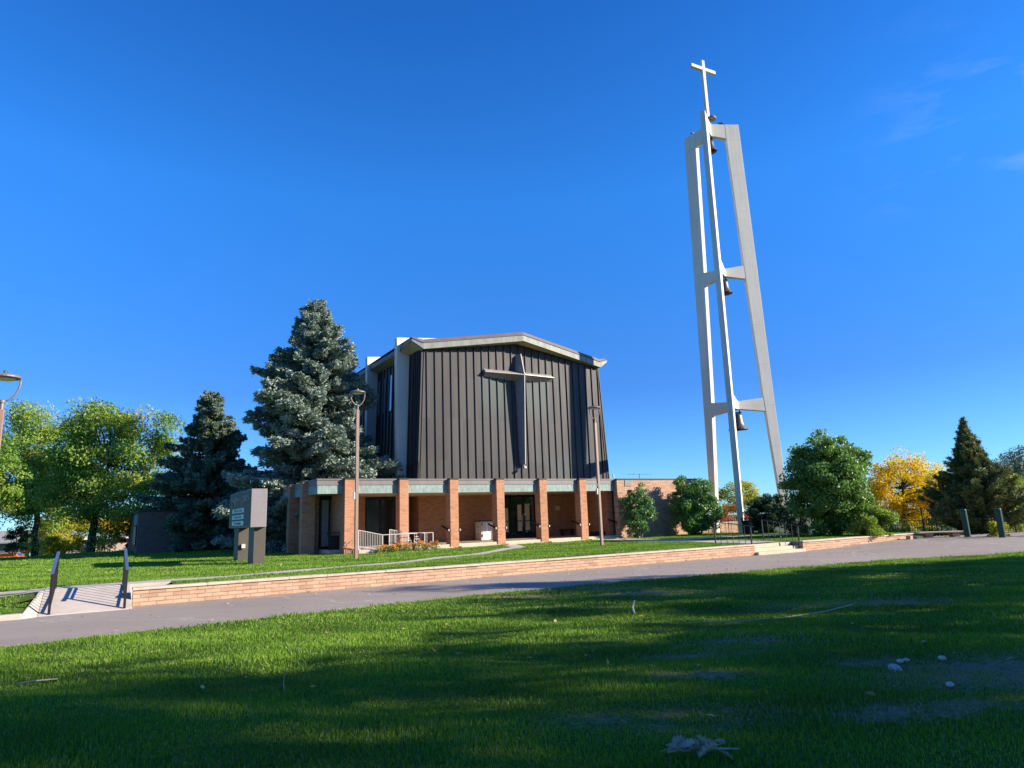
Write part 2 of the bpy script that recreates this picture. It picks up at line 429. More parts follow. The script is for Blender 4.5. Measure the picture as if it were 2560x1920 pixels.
SUN_EL = math.radians(23.4)
sh = Vector((.781*CP + .625*SP, .781*SP - .625*CP, 0)).normalized()   # horizontal direction towards the sun
sd = sh*math.cos(SUN_EL) + Vector((0, 0, math.sin(SUN_EL)))
sun = bpy.data.lights.new('sun', 'SUN'); sun.energy = 5.0; sun.angle = math.radians(.53); sun.color = (1., .90, .75)
so = bpy.data.objects.new('sun', sun); COL.objects.link(so); so.location = (30, -10, 40)
so.rotation_euler = sd.to_track_quat('Z', 'Y').to_euler()

wd = bpy.data.worlds.new('World'); S.world = wd; wd.use_nodes = True
nt = wd.node_tree; nt.nodes.clear(); k = N(nt)
sky = k.n('ShaderNodeTexSky', sky_type='NISHITA'); sky.sun_disc = False
sky.sun_elevation = SUN_EL; sky.sun_rotation = math.atan2(sh.x, sh.y)
sky.altitude = 1600.; sky.air_density = 1.0; sky.dust_density = .35; sky.ozone_density = 2.2
hs = k.n('ShaderNodeHueSaturation'); k.l(sky.outputs[0], hs.inputs['Color']); hs.inputs['Saturation'].default_value = 1.10; hs.inputs['Hue'].default_value = .503
flt = k.mix(1., hs.outputs[0], (.40, .95, 1.45), 'MULTIPLY')
# a few thin veils of cirrus low in the right half of the sky
tc = k.n('ShaderNodeTexCoord'); gx, gy, gz = k.sep(tc.outputs['Generated'])
# Generated on the world is the direction itself
cn = k.noise(k.mapv(tc.outputs['Generated'], (3., 6., 14.)), 1.6, 7, .6)
band = k.math('MULTIPLY', k.math('MULTIPLY', k.ramp(gx, .42, .6), k.ramp(gz, .34, .40)), k.ramp(gz, .56, .46))
cl = k.math('MULTIPLY', k.ramp(cn, .5, .75), k.math('MULTIPLY', band, .22))
er = k.n('ShaderNodeValToRGB'); k.l(gz, er.inputs[0]); els = er.color_ramp.elements
while len(els) < 5: els.new(.5)
for i_, (p_, c_) in enumerate(((0., (.86, .66, .66)), (.18, (.62, .56, .64)), (.44, (.64, .94, 1.)), (.65, (.44, .77, .92)), (1., (.4, .72, .88)))):
    els[i_].position = p_; els[i_].color = c_+(1,)
flt = k.mix(1., flt, er.outputs[0], 'MULTIPLY')
mx = k.mix(cl, flt, (5., 5.4, 6.))
bg = k.n('ShaderNodeBackground'); k.l(mx, bg.inputs[0]); bg.inputs[1].default_value = .105
wo = k.n('ShaderNodeOutputWorld'); k.l(bg.outputs[0], wo.inputs[0])
S.view_settings.view_transform = 'Standard'; S.view_settings.look = 'None'
S.view_settings.exposure = 1.0; S.view_settings.gamma = 1.
S.render.engine = 'CYCLES'
S.cycles.max_bounces = 6; S.cycles.transparent_max_bounces = 4; S.cycles.use_denoising = True
S.cycles.caustics_reflective = False; S.cycles.caustics_refractive = False

# ------------------------------------------------------------------ terrain
def smooth(t): t = np.clip(t, 0, 1); return t*t*(3-2*t)
EU = [-80, -12, -7, -2.5, 1.8, 7.2, 13.7, 19.7, 26, 32, 40, 70]
EV = [-19.8, -19.4, -18.9, -18.5, -18.7, -19.2, -19.8, -21.9, -26, -33, -45, -80]
def lawn_edge(u):
    u = np.asarray(u, float)
    return np.interp(u, EU, EV) + .05*np.sin(u*2.3) + .04*np.sin(u*5.1+1) + .025*np.sin(u*11.)
def road_z(u): return -1.95 + .22*smooth((np.asarray(u, float)-17)/11)
def front_z(u, v):
    u = np.asarray(u, float); v = np.asarray(v, float)
    s = np.maximum(lawn_edge(u)-v, 0)
    b = .018*np.sin(u*1.7+v*.9) + .014*np.sin(u*.6-v*2.1) + .008*np.sin(u*4.1+v*3.3)
    return (road_z(u)+.035)*(1-smooth(s/14)) + (-1.66)*smooth(s/14) + b*smooth(s/1.5)
def terrace_z(u, v):
    u = np.asarray(u, float); v = np.asarray(v, float)
    y = OY + u*SP + v*CP
    z = -1.47 + .025*smooth((v+13)/10) + .010*np.sin(u*.9+v*.7) + .008*np.sin(u*2.2-v*1.3)
    left = smooth((-11.9-u)/.4)*np.clip((-11.6-v)/2.6, 0, 1)
    z = z - .36*left
    z = z - .28*smooth((u-26.5)/5)
    x = OX + u*CP - v*SP
    z = z - 2.4*smooth((y-47-16*smooth((x+37)/8))/14)
    return z

def grid(name, us, vs, zf, mat, cut=None):
    Ug, Vg = np.meshgrid(us, vs, indexing='ij')
    Z = zf(Ug, Vg)
    X = OX + Ug*CP - Vg*SP; Y = OY + Ug*SP + Vg*CP
    V = np.stack([X, Y, Z], -1).reshape(-1, 3)
    nu, nv = len(us), len(vs)
    i = np.arange(nu-1)[:, None]*nv + np.arange(nv-1)[None, :]
    F = np.stack([i, i+nv, i+nv+1, i+1], -1).reshape(-1, 4)
    if cut:
        uc = Ug.reshape(-1)[F].mean(1); vc = Vg.reshape(-1)[F].mean(1); kk = np.ones(len(F), bool)
        for a, b, c, d in cut: kk &= ~((uc > a) & (uc < b) & (vc > c) & (vc < d))
        F = F[kk]
    o = tri_mesh(name, V, F, mat)
    for p in o.data.polygons: p.use_smooth = True
    return o

g = MB(); g.quad((-900, -900, -3.9), (900, -900, -3.9), (900, 900, -3.9), (-900, 900, -3.9))
structure(g.build('ground', M['field']))
structure(grid('road', np.arange(-80, 46, 1.), np.arange(-75, -13.2, 1.5), lambda u, v: road_z(u) + .03*smooth((-13.6-v)/3.)*smooth((v+20)/3.), M['asphalt']))
structure(grid('terrace_lawn', np.concatenate([np.arange(-75, -14, 1.5), np.array([-14, -13.4, -12.6, -12.07, -10.8, -9.9, -8.9]), np.arange(-8, 14, .8), np.array([14.5, 15.4, 16.4, 17.2, 17.92]), np.arange(18.6, 34.1, .8)]),
               np.concatenate([np.array([-13.21, -13.0, -12.4, -11.9, -11.2]), np.arange(-10.6, 0, .7), np.arange(0, 90, 1.5)]), terrace_z, M['lawn'], [(-12.08, -8.9, -14, -11.3), (14.5, 17.92, -14, -12.4)]))
structure(grid('lawn_slope', np.concatenate([np.arange(-75, -13, 1.), np.array([-12.6, -12.22])]), np.array([-14.2, -13.8, -13.4, -13.21]), terrace_z, M['lawn']))

us = np.concatenate([np.arange(-80, -14, 2.), np.arange(-14, 24, .18), np.arange(24, 66, 1.)])
ss = np.concatenate([np.array([0, .08, .25]), np.arange(.5, 16, .18), np.arange(16, 46, 2.)])
Ug = np.repeat(us[:, None], len(ss), 1); Vg = lawn_edge(us)[:, None] - ss[None, :]
Z = front_z(Ug, Vg); Z[:, 0] = road_z(us) - .02
V = np.stack([OX+Ug*CP-Vg*SP, OY+Ug*SP+Vg*CP, Z], -1).reshape(-1, 3); nv = len(ss)
i = np.arange(len(us)-1)[:, None]*nv + np.arange(nv-1)[None, :]
F = np.stack([i, i+1, i+nv+1, i+nv], -1).reshape(-1, 4)
BD = [(2.2, 19.0, 1.6, .8), (2.2, 8.9, .8, .3), (4.9, 7.3, 1.7, .85), (3.9, 8.1, .6, .3), (2.8, 9.6, .9, .35), (1.2, 6.2, 1.0, .4), (6.3, 13.2, 2., .7), (3.6, 17.2, 2., .55), (.2, 17.8, 1.4, .4), (3.4, 6.0, .9, .3), (1.9, 7.6, .7, .2)]
def dryness(x, y):
    d = np.full(x.shape, .045)
    nz = np.sin(x*2.1+1.3*np.sin(y*1.7))*np.sin(y*2.7+x*.6)*.6 + .4*np.sin(x*7.3+y*2.)*np.sin(y*8.1-x*3.)
    for a, b, rx, ry in BD: d = np.maximum(d, .95*np.clip(1.35-np.hypot((x-a)/rx, (y-b)/ry), 0, 1)*np.clip(.72+.6*nz, 0, 1.1))
    return np.clip(d, 0, 1)
fc = V[F].mean(1)
o = structure(tri_mesh('front_lawn', V, F, M['soil'], np.clip(dryness(fc[:, 0], fc[:, 1])*1.2, 0, 1)))
for p in o.data.polygons: p.use_smooth = True

# mulch bed at the end of the road
structure(grid('mulch_bed', np.arange(27.35, 46, .8), np.arange(-36, -12.9, .8),
     lambda u, v: road_z(u) + .05*smooth((u-27.3-np.clip((-18-v)*.25, 0, 5))/.4) - .06 + .02*np.sin(u*3+v*2), M['mulch']))

# walks
def strip(pts, w, name, dz=.012, mat=None):
    P = [Vector((a, b)) for a, b in pts]; fine = []
    for a, b in zip(P[:-1], P[1:]):
        n = max(1, int((b-a).length/.8)); fine += [a + (b-a)*i/n for i in range(n)]
    fine.append(P[-1]); mb = MB(); vs = []
    for i, p in enumerate(fine):
        d = (fine[min(i+1, len(fine)-1)] - fine[max(0, i-1)]).normalized(); q = Vector((-d.y, d.x))
        for s in (-.5, .5):
            e = p + q*w*s; vs.append(W(e.x, e.y, float(terrace_z(e.x, e.y))+dz))
    mb.add(vs, [(2*i, 2*i+1, 2*i+3, 2*i+2) for i in range(len(fine)-1)])
    return structure(mb.build(name, mat or M['concrete']))
WALKS = [([(-62, -12.25), (-12, -11.75), (-5.6, -11.1), (-.9, -9.9), (3, -8), (5.4, -6.3), (8.2, -3.6), (9.6, -.35)], .85),
         ([(16.2, -12.75), (16.1, -8), (16.6, -3), (16.8, -.35)], 1.9),
         ([(15.4, -5.6), (20, -6.2), (27.5, -7.6)], 1.5)]
for i, (p, w) in enumerate(WALKS): strip(p, w, 'sidewalk', .008+.004*i)

def seg_d(u, v, pts):
    d = np.full(u.shape, 1e9)
    for (a, b), (c, e) in zip(pts[:-1], pts[1:]):
        L = (c-a)**2+(e-b)**2; t = np.clip(((u-a)*(c-a)+(v-b)*(e-b))/L, 0, 1)
        d = np.minimum(d, np.hypot(u-a-t*(c-a), v-b-t*(e-b)))
    return d

# ramp from the road up to the walk, with flared kerb
mb = MB()
r0_, r1_ = -1.93, -1.44
mb.hexa([(-11.95, -14.15, -2.2), (-9.93, -14.15, -2.2), (-9.93, -12.3, -2.2), (-11.95, -12.3, -2.2)],
        [(-11.95, -14.15, r0_), (-9.93, -14.15, r0_), (-9.93, -12.3, r1_), (-11.95, -12.3, r1_)])
mb.hexa([(-11.95, -12.3, -2.2), (-8.9, -12.3, -2.2), (-8.9, -11.2, -2.2), (-11.95, -11.2, -2.2)],
        [(-11.95, -12.3, r1_), (-8.9, -12.3, r1_+.002), (-8.9, -11.2, r1_), (-11.95, -11.2, r1_)])
mb.hexa([(-12.25, -14.4, -2.2), (-11.953, -14.15, -2.2), (-11.953, -12.3, -2.2), (-12.05, -12.3, -2.2)],
        [(-12.25, -14.4, -1.83), (-11.953, -14.15, r0_), (-11.953, -12.3, r1_), (-12.05, -12.3, r1_)])
rp = thing('ramp', 'pale concrete kerb ramp with flared side, left of the brick wall', 'ramp', W(0, 0, 0), PSI)
mb.build('slab', M['concrete'], rp, bevel=.012)
mb = MB(); mb.box(-75, -12.253, -14.45, -14.2, -2.1, -1.82)
structure(mb.build('kerb', M['concrete'], loc=W(0, 0, 0), rz=PSI, bevel=.02))

# retaining walls
def ret_wall(name, label, u0, u1, ret=None):
    t = thing(name, label, 'retaining wall', W((u0+u1)/2, -13.4, -1.95), PSI, 'brick retaining walls along the road')
    c = (u0+u1)/2; z0 = 1.95
    w = MB(); w.box(u0-c, u1-c, -.15, .2, -.25, -1.535+z0)
    cap = MB()
    x = u0-c-.02; rr_ = random.Random(5)
    while x < u1-c-.05:                              # irregular stone cap
        L = min(rr_.uniform(1.1, 2.3), u1-c+.02-x)
        j = rr_.uniform(-.008, .008)
        cap.box(x+.003, x+L-.003, -.2+j, .24, -1.533+z0, -1.47+z0+rr_.uniform(-.006, .006)); x += L
    if ret:
        w.box(u0-c+.003, u0-c+.35, .203, .95, -.25, -1.537+z0)
        cap.box(u0-c-.02, u0-c+.38, .243, 1.0, -1.531+z0, -1.468+z0)
    w.build('brick_face', M['brick_pale'], t)
    cap.build('cap', M['stone_cap'], t, bevel=.015)
    return t
ret_wall('retaining_wall', 'long low pale brick retaining wall with stone cap left of the road steps', -9.9, 14.55)
ret_wall('retaining_wall', 'shorter pale brick retaining wall right of the road steps, ending at the green bollard', 17.9, 27.3, True)
mb = MB(); mb.box(-4.4, 4.4, -.2, .15, 0, .13)
gut = MB(); gut.box(-75, 27.3, -13.95, -13.56, -2.3, -1.937); structure(gut.build('gutter', M['concrete'], loc=W(0, 0, 0), rz=PSI, bevel=.01)) if False else None
st = thing('stair', 'three worn buff stone steps between the two brick retaining walls', 'steps', W(16.2, -13.3, -1.95), PSI)
for kx, (v0, z1) in enumerate(((-.42, .13), (-.02, .28), (.36, .43))):
    q = MB(); q.box(-1.63+.004*kx, 1.68, v0, 1.0-.003*kx, -.2-.01*kx, z1); q.build('step', M['stone_step'], st, bevel=.025)
# steps return brick on the left end of the wall
# ------------------------------------------------------------------ handrails at road
def ramp_rail(u, label, nb=10):
    t = thing('ramp_handrail', label, 'handrail', W(u, -14.1, -1.92), PSI, 'handrails of the kerb ramp')
    L = 2.15; rise = .45
    p = MB(); p.bar((0, 0, 0), (0, 0, 1.0), .045, .06); p.build('post', M['black_iron'], t)
    p = MB(); p.bar((0, L, rise-.02), (0, L, rise+.97), .045, .06); p.build('post', M['black_iron'], t)
    p = MB(); p.bar((0, -.25, .99), (0, 0, 1.02), .07, .035); p.bar((0, 0, 1.02), (0, L+.03, rise+1.0), .07, .035); p.build('rail', M['sky_tinted_metal'], t)
    p = MB(); p.bar((0, 0, .12), (0, L, rise+.12), .035)
    p.bar((0, 0, .92), (0, L, rise+.9), .035); p.build('lower_rail', M['black_iron'], t)
    for i in range(nb):
        y = L*(i+1)/(nb+1); q = MB(); q.bar((0, y, .12+rise*y/L), (0, y, .91+rise*y/L), .018); q.build('baluster', M['black_iron'], t)
    return t
ramp_rail(-11.72, 'dark iron handrail on the left edge of the kerb ramp')
ramp_rail(-10.1, 'dark iron handrail beside the end of the brick retaining wall')
def stair_rail(u, vN, vF, zN, zF, hN, hF, label):
    t = thing('stair_handrail', label, 'handrail', W(u, vN, zN), PSI, 'black handrails at the road steps')
    L = vF-vN; dz = zF-zN
    for y, h in ((0, hN), (L, hF)):
        p = MB(); z = dz*y/L; p.bar((0, y, z-.05), (0, y, z+h), .05); p.build('post', M['black_iron'], t)
    p = MB(); p.bar((0, -.18, hN-.02), (0, 0, hN+.02), .05, .03); p.bar((0, 0, hN+.02), (0, L+.04, dz+hF+.02), .05, .03); p.build('rail', M['black_iron'], t)
    n = 5
    for i in range(n):
        y = L*(i+1)/(n+1); a = dz*y/L; h = hN+(hF-hN)*y/L
        q = MB(); q.bar((0, y, a-.02), (0, y, a+h), .02)
        if i == 2:
            q.tube([(0, y-.09, a+.34), (0, y-.13, a+.44), (0, y, a+.5), (0, y+.13, a+.44), (0, y+.09, a+.34)], .012, 5)
            q.lathe([(.005, .2), (.04, .24), (.005, .3)], 6, (0, y, a))
        q.build('baluster', M['black_iron'], t)
stair_rail(14.62, -13.35, -11.2, -1.47, -1.44, .78, .98, 'black iron handrail on the left side of the road steps')
stair_rail(17.72, -13.5, -11.45, -1.62, -1.47, .84, 1.0, 'black iron handrail on the right side of the road steps')

# ------------------------------------------------------------------ church
CH = thing('church', 'church with dark copper gable front, wall cross and brick pier portico', 'church', W(0, 0, GZ), PSI)
def cb(mb, name, mat, parent=CH, **k):
    mb.v = [(x, y, z-GZ) for x, y, z in mb.v]
    return mb.build(name, mat, parent, **k)
NV = 5.0                                   # plane of the nave front
UC = 13.78
def prof(u):                               # underside of the roof along the front
    return 12.18 - (12.18-11.05)*abs(u-UC)/7.24
# nave front: battened copper
w = MB(); uL0, uR0, uL1, uR1 = 6.18, 21.46, 6.54, 21.02
zb = 2.0
w.prism([(uL0-.03, zb), (uR0+.03, zb), (uR1, prof(uR1)-.02), (UC, prof(UC)-.02), (uL1, prof(uL1)-.02)], NV, NV+.3)
x = 6.25
while x < 21.4:
    top = prof(x)-.03; a = zb
    if x < uL1: top = zb + (x-uL0)/(uL1-uL0)*(prof(uL1)-zb)
    if x > uR1: top = zb + (uR0-x)/(uR0-uR1)*(prof(uR1)-zb)
    if top > 3.: w.box(x, x+.045, NV-.075, NV+.004, a, top)
    x += .585
for a, b in ((uL0, uL1), (uR0, uR1)):      # corner trims follow the taper
    for d in (0., .17):
        s = d if a < 10 else -d
        w.bar((a+s-.02, NV-.02, zb), (b+s-.02, NV-.02, prof(b)-.04), .05, .06)
cb(w, 'nave_front', M['copper'])
# side walls
def side_wall(a, b, sg):
    q = MB()
    q.hexa([(a, NV+.303, zb), (a+.25*sg, NV+.303, zb), (a+.25*sg, 26, zb), (a, 26, zb)][::1 if sg > 0 else -1],
           [(b, NV+.303, 11.2), (b+.25*sg, NV+.303, 11.2), (b+.25*sg, 26, 11.2), (b, 26, 11.2)][::1 if sg > 0 else -1])
    y = NV+.5
    while y < 25.8:
        q.bar((a-.03*sg, y, zb), (b-.03*sg, y, 11.1), .05, .10); y += .62
    return q
cb(side_wall(uL0, uL1-.06, 1), 'nave_side', M['copper'])
cb(side_wall(uR0, uR1+.06, -1), 'nave_side', M['copper'])
q = MB(); q.box(6.6, 21., 25.7, 26, zb, 11.04); cb(q, 'nave_back', M['copper'])
# downpipe near the front corner
q = MB(); q.bar((6.24, 5.9, zb), (6.50, 5.9, 11.3), .13); cb(q, 'downpipe', M['dark_metal'])
# tall windows in the first side bay
for v in (9.9, 11.15, 12.35, 13.55):
    f = MB(); zl, zh = 7.75, 10.4
    def su(z): return uL0 + (uL1-.06-uL0)*(z-zb)/(11.2-zb)
    f.hexa([(su(zl)-.09, v, zl), (su(zl)+.05, v, zl), (su(zl)+.05, v+.36, zl), (su(zl)-.09, v+.36, zl)],
           [(su(zh)-.09, v, zh), (su(zh)+.05, v, zh), (su(zh)+.05, v+.36, zh), (su(zh)-.09, v+.36, zh)])
    wo_ = cb(f, 'window', M['dark_metal'])
    p = MB(); p.quad((su(zl)-.094, v+.04, zl+.05), (su(zh)-.094, v+.04, zh-.05), (su(zh)-.094, v+.32, zh-.05), (su(zl)-.094, v+.32, zl+.05)); cb(p, 'pane', M['win_blue'], wo_)
# roof: prow-shaped gable with turned-up eaves
FP = [(5.78, 4.86, 11.56), (6.54, 4.7, 11.05), (UC, 4.0, 12.18), (21.02, 4.7, 11.05), (21.78, 4.86, 11.56)]   # bottom edge, front
HT = [.30, .66, .67, .66, .30]; HP = [.16, .40, .41, .40, .16]
BP = [(5.78, 26, 11.3), (6.54, 26, 11.05), (UC, 26, 12.18), (21.02, 26, 11.05), (21.78, 26, 11.3)]
MPt = [(5.78, 7., 11.3)] ; MPr = [(21.78, 7., 11.3)]
f1 = MB(); f2 = MB()
for i in range(4):
    a, b = Vector(FP[i]), Vector(FP[i+1]); d = Vector((0, .22, 0)); zz = Vector((0, 0, 1))
    f1.hexa([a, b, b+d, a+d], [a+zz*HP[i], b+zz*HP[i+1], b+d+zz*HP[i+1], a+d+zz*HP[i]])
    e = Vector((0, -.04, 0)); e2 = Vector((0, .10, 0))
    f2.hexa([a+zz*(HP[i]+.003)+e, b+zz*(HP[i+1]+.003)+e, b+d+zz*(HP[i+1]+.003), a+d+zz*(HP[i]+.003)],
            [a+zz*HT[i]+e2, b+zz*HT[i+1]+e2, b+d+zz*HT[i+1], a+d+zz*HT[i]])
for sx, pts in ((1, [FP[0], MPt[0], BP[0]]), (-1, [FP[4], MPr[0], BP[4]])):      # side eave edges
    for a, b in zip(pts[:-1], pts[1:]):
        a, b = Vector(a), Vector(b)
        if a.y < 5: a = a + Vector((0, .224, 0))
        d = Vector((.12*sx, 0, 0)); zz = Vector((0, 0, .30))
        f2.hexa([a, b, b+d, a+d] if sx < 0 else [a+d, b+d, b, a], [a+zz, b+zz, b+d+zz, a+d+zz] if sx < 0 else [a+d+zz, b+d+zz, b+zz, a+zz])
cb(f1, 'fascia', M['patina_grey'])
cb(f2, 'roof_edge', M['roof_edge'])
rf = MB()
T = [Vector(p)+Vector((0, .21, h-.02)) for p, h in zip(FP, HT)]; B = [Vector(p)+Vector((0, 0, h-.02)) for p, h in zip(BP, HT)]
for i in range(4): rf.quad(T[i], T[i+1], B[i+1], B[i])
cb(rf, 'roof', M['roof_edge'])
sf = MB(); e = Vector((0, 0, .012)); d = Vector((0, .2, 0))
for i in (1, 2): sf.quad(Vector(FP[i])+e+d, Vector(FP[i+1])+e+d, Vector((FP[i+1][0], NV+.31, FP[i+1][2]))+e, Vector((FP[i][0], NV+.31, FP[i][2]))+e)
for (t0, c0, m0, b0, sg) in ((FP[0], FP[1], MPt[0], BP[0], 1), (FP[4], FP[3], MPr[0], BP[4], -1)):
    t0, c0, m0, b0 = map(Vector, (t0, c0, m0, b0)); x = c0.x
    sf.quad(t0+d+e, c0+d+e, Vector((x, 7, 11.05))+e, m0+e)
    sf.quad(m0+e, Vector((x, 7, 11.05))+e, Vector((x, 26, 11.05))+e, b0+e)
cb(sf, 'soffit', M['eave_soffit'])
# concrete ribs
for i, v in enumerate((7., 13., 19.)):
    r = MB()
    r.prism([(5.58, 1.2), (6.55, 1.2), (6.78, 11.3), (7.4, 12.45), (5.58, 12.28)], v, v+.46)
    r.prism([(21.98, 1.2), (21.98, 12.28), (20.2, 12.45), (20.8, 11.3), (21.05, 1.2)], v, v+.46)
    r.prism([(7.403, 11.95), (7.403, 12.45), (UC, 13.0), (20.197, 12.45), (20.197, 11.95), (UC, 12.5)], v+.003, v+.457)
    cb(r, 'concrete_rib', M['white_conc'], bevel=.02)
# cross on the front
def wedge(ridge0, ridge1, h0, h1, axis):
    """limb running from ridge0 to ridge1 (points in front of the wall), half widths at the wall"""
    q = MB(); a, b = Vector(ridge0), Vector(ridge1)
    o_ = Vector((1, 0, 0)) if axis == 'z' else Vector((0, 0, 1))
    wa, wb = Vector((a.x, NV, a.z)), Vector((b.x, NV, b.z)); e_ = .035
    q.add([a-o_*e_, a+o_*e_, wa+o_*h0, wa-o_*h0, b-o_*e_, b+o_*e_, wb+o_*h1, wb-o_*h1],
          [(0,1,2,3), (7,6,5,4), (0,4,5,1), (1,5,6,2), (2,6,7,3), (3,7,4,0)])
    return q
cx_, cz_ = 13.86, 9.82
q = wedge((cx_, 4.63, 11.36), (cx_, 4.22, cz_), .20, .33, 'z'); s2 = wedge((cx_, 4.22, cz_-.002), (cx_, 4.55, 3.65), .33, .15, 'z'); q.add(s2.v, s2.f)
cb(q, 'cross_upright', M['ribZ'])
for xe in (11.05, 16.62):
    q = wedge((cx_ + (.004 if xe > cx_ else -.004), 4.226, cz_+.0), (xe, 4.68, 9.9), .36, .27, 'x'); cb(q, 'cross_arm', M['ribX'])
q = MB(); q.bar((cx_, 4.605, 11.37), (cx_, 4.195, cz_+.04), .075, .04); q.bar((cx_, 4.195, cz_-.04), (cx_, 4.525, 3.63), .075, .04)
q.bar((cx_+.04, 4.2, cz_), (16.64, 4.655, 9.9), .075, .04); q.bar((cx_-.04, 4.2, cz_), (11.03, 4.655, 9.9), .075, .04)
cb(q, 'cross_trim', M['trim_light'])
q = MB(); q.box(13.74, 13.92, 4.45, 4.7, 3.36, 3.5); q.box(13.8, 13.86, 4.6, 5.0, 3.5, 3.58); cb(q, 'floodlight', M['trim_light'], bevel=.02)

# ---- portico
SZ = 1.6
fa = MB(); fb = MB()
fa.box(-1.35, 18.0, .26, .55, SZ, 2.04); fb.box(-1.38, 18.0, .23, .56, 2.043, 2.30); fb.box(-1.40, 18.0, .19, .6, 2.303, 2.365)
fa.box(-1.35, -1.20, .553, 9., SZ, 2.04); fb.box(-1.38, -1.19, .563, 9., 2.043, 2.30); fb.box(-1.40, -1.15, .603, 9., 2.304, 2.366)
cb(fa, 'portico_fascia', M['patina'])
cb(fb, 'portico_parapet', M['fascia'])
q = MB(); q.box(-1.19, 18., .57, 9., 2.0, 2.28); cb(q, 'portico_roof', M['fascia'])
q = MB(); q.box(-1.19, 17.98, .556, 8.98, SZ+.012, SZ+.06); cb(q, 'portico_ceiling', M['soffit'])
for i in range(6):
    p = MB(); p.box(3.*i, 3.*i+.515, 0, .58, -1.7, 2.31); p_ = cb(p, 'brick_pier', M['brick'], bevel=.006)
    q = MB(); q.box(3.*i-.015, 3.*i+.53, -.02, .62, 2.312, 2.385); cb(q, 'cap', M['dark_metal'], p_)
for v in (2.2, 5.1):
    p = MB(); p.box(-1.62, -.93, v, v+.52, -1.7, 2.31); p_ = cb(p, 'brick_pier', M['brick'], bevel=.006)
    q = MB(); q.box(-1.64, -.91, v-.02, v+.54, 2.312, 2.385); cb(q, 'cap', M['dark_metal'], p_)
# floor, steps
q = MB(); q.box(-.6, 17.98, .62, 9., -1.6, -1.25); cb(q, 'portico_floor', M['concrete'])
for i in range(1, 6):
    q = MB(); q.box(3.*i+.52, 3.*i+2.995, .05, .615, -1.7, -1.24); q.box(3.*i+.523, 3.*i+2.992, -.30, .047, -1.7, -1.375)
    cb(q, 'stone_step', M['stone_step'], bevel=.02)
# back walls
BV = 5.2
for bx in ((2.1, 2.85, BV, BV+.3), (4.82, 5.0, BV, BV+.3), (5.003, 5.3, BV-.003, 6.9), (5.303, 6.297, 6.6, 6.9), (6.3, 6.6, BV+.303, 6.9), (6.3, 12.05, BV, BV+.3),
           (14.98, 17.897, BV, BV+.3), (17.9, 18.3, .953, BV+.3), (.62, .9, 2.6, BV+.3), (.903, 2.097, BV+.003, BV+.3), (-.93, -.56, 2.75, 9.), (.05, .47, .585, 2.555)):
    q = MB(); q.box(*bx, -1.5, SZ+.05); cb(q, 'brick_back_wall', M['brick'])
q = MB(); q.box(16.3, 17.9, 1.35, 1.74, -1.24, -.98); cb(q, 'planter', M['dark_metal'], bevel=.02)
# glazing left of the first pier with drawn blinds
fr = MB()
for a, b in ((-.55, -.47), (-.08, .0), (.52, .62)): fr.box(a, b, 2.56, 2.66, -1.3, SZ)
fr.box(-.47, .52, 2.563, 2.657, 1.36, SZ); fr.box(-.47, .52, 2.563, 2.657, -1.3, -1.1)
cb(fr, 'side_screen_frame', M['frame_dark'])
q = MB(); q.box(-.46, -.09, 2.60, 2.62, -1.1, 1.36); q.box(.0, .52, 2.60, 2.62, -1.1, 1.36); cb(q, 'blind', M['panel_stone'])
# doors
def door_unit(u0, u1, zt, name_label, cream):
    f = MB()
    n = [u0, u0+.09, u0+.80, u0+.96, (u0+.96+u1)/2-.09, (u0+.96+u1)/2+.09, u1-.1, u1]
    for a, b in ((n[0], n[1]), (n[2], n[3]), (n[4], n[5]), (n[6], n[7])): f.box(a, b, BV, BV+.12, -1.25, zt)
    for a, b in ((n[1], n[2]), (n[3], n[4]), (n[5], n[6])):
        f.box(a+.002, b-.002, BV+.002, BV+.118, zt-.14, zt-.002); f.box(a+.002, b-.002, BV+.002, BV+.118, -1.248, -1.02); f.box(a+.002, b-.002, BV+.002, BV+.118, -.16, -.10)
    cb(f, 'door_frame', M['frame_dark'])
    for a, b in ((n[1], n[2]), (n[3], n[4]), (n[5], n[6])):
        g_ = MB(); g_.box(a+.004, b-.004, BV+.05, BV+.062, -1.02, zt-.14); cb(g_, 'door_glass', M['glass'])
    for a in (n[4]-.06, n[5]+.03):
        h = MB(); h.box(a, a+.03, BV-.07, BV-.03, -.5, .25); cb(h, 'door_handle', M['steel'])
    if cream:
        for a, b, z0, z1 in ((u0+.50, u0+.74, -.85, .75), (n[4]-.36, n[4]-.04, -.8, .95), (n[5]+.05, n[5]+.42, -.75, 1.0)):
            c_ = MB(); c_.box(a, b, BV-.012, BV-.006+.05, z0, z1); cb(c_, 'cream_panel', M['cream_panel']) if False else None
            c_ = MB(); c_.box(a, b, BV+.044, BV+.049, z0, z1); cb(c_, 'cream_panel', M['cream_panel'])  # cream strips set just ahead of the glass
door_unit(12.06, 14.96, SZ-.02, '', True)
def door_unit2(u0, u1, zt):
    f = MB(); m_ = (u0+u1)/2
    for a, b in ((u0, u0+.1), (m_-.07, m_+.07), (u1-.1, u1)): f.box(a, b, BV, BV+.12, -1.25, zt)
    for a, b in ((u0+.1, m_-.07), (m_+.07, u1-.1)):
        f.box(a+.002, b-.002, BV+.002, BV+.118, zt-.16, zt-.002); f.box(a+.002, b-.002, BV+.002, BV+.118, -1.248, -1.02)
    cb(f, 'door_frame', M['frame_dark'])
    for a, b in ((u0+.1, m_-.07), (m_+.07, u1-.1)):
        g_ = MB(); g_.box(a+.004, b-.004, BV+.05, BV+.062, -1.02, zt-.16); cb(g_, 'door_glass', M['dark_glass'])
door_unit2(2.86, 4.81, SZ-.02)
q = MB(); q.box(5.75, 5.95, 6.57, 6.6, .0, .36); cb(q, 'notice', M['cabinet'])
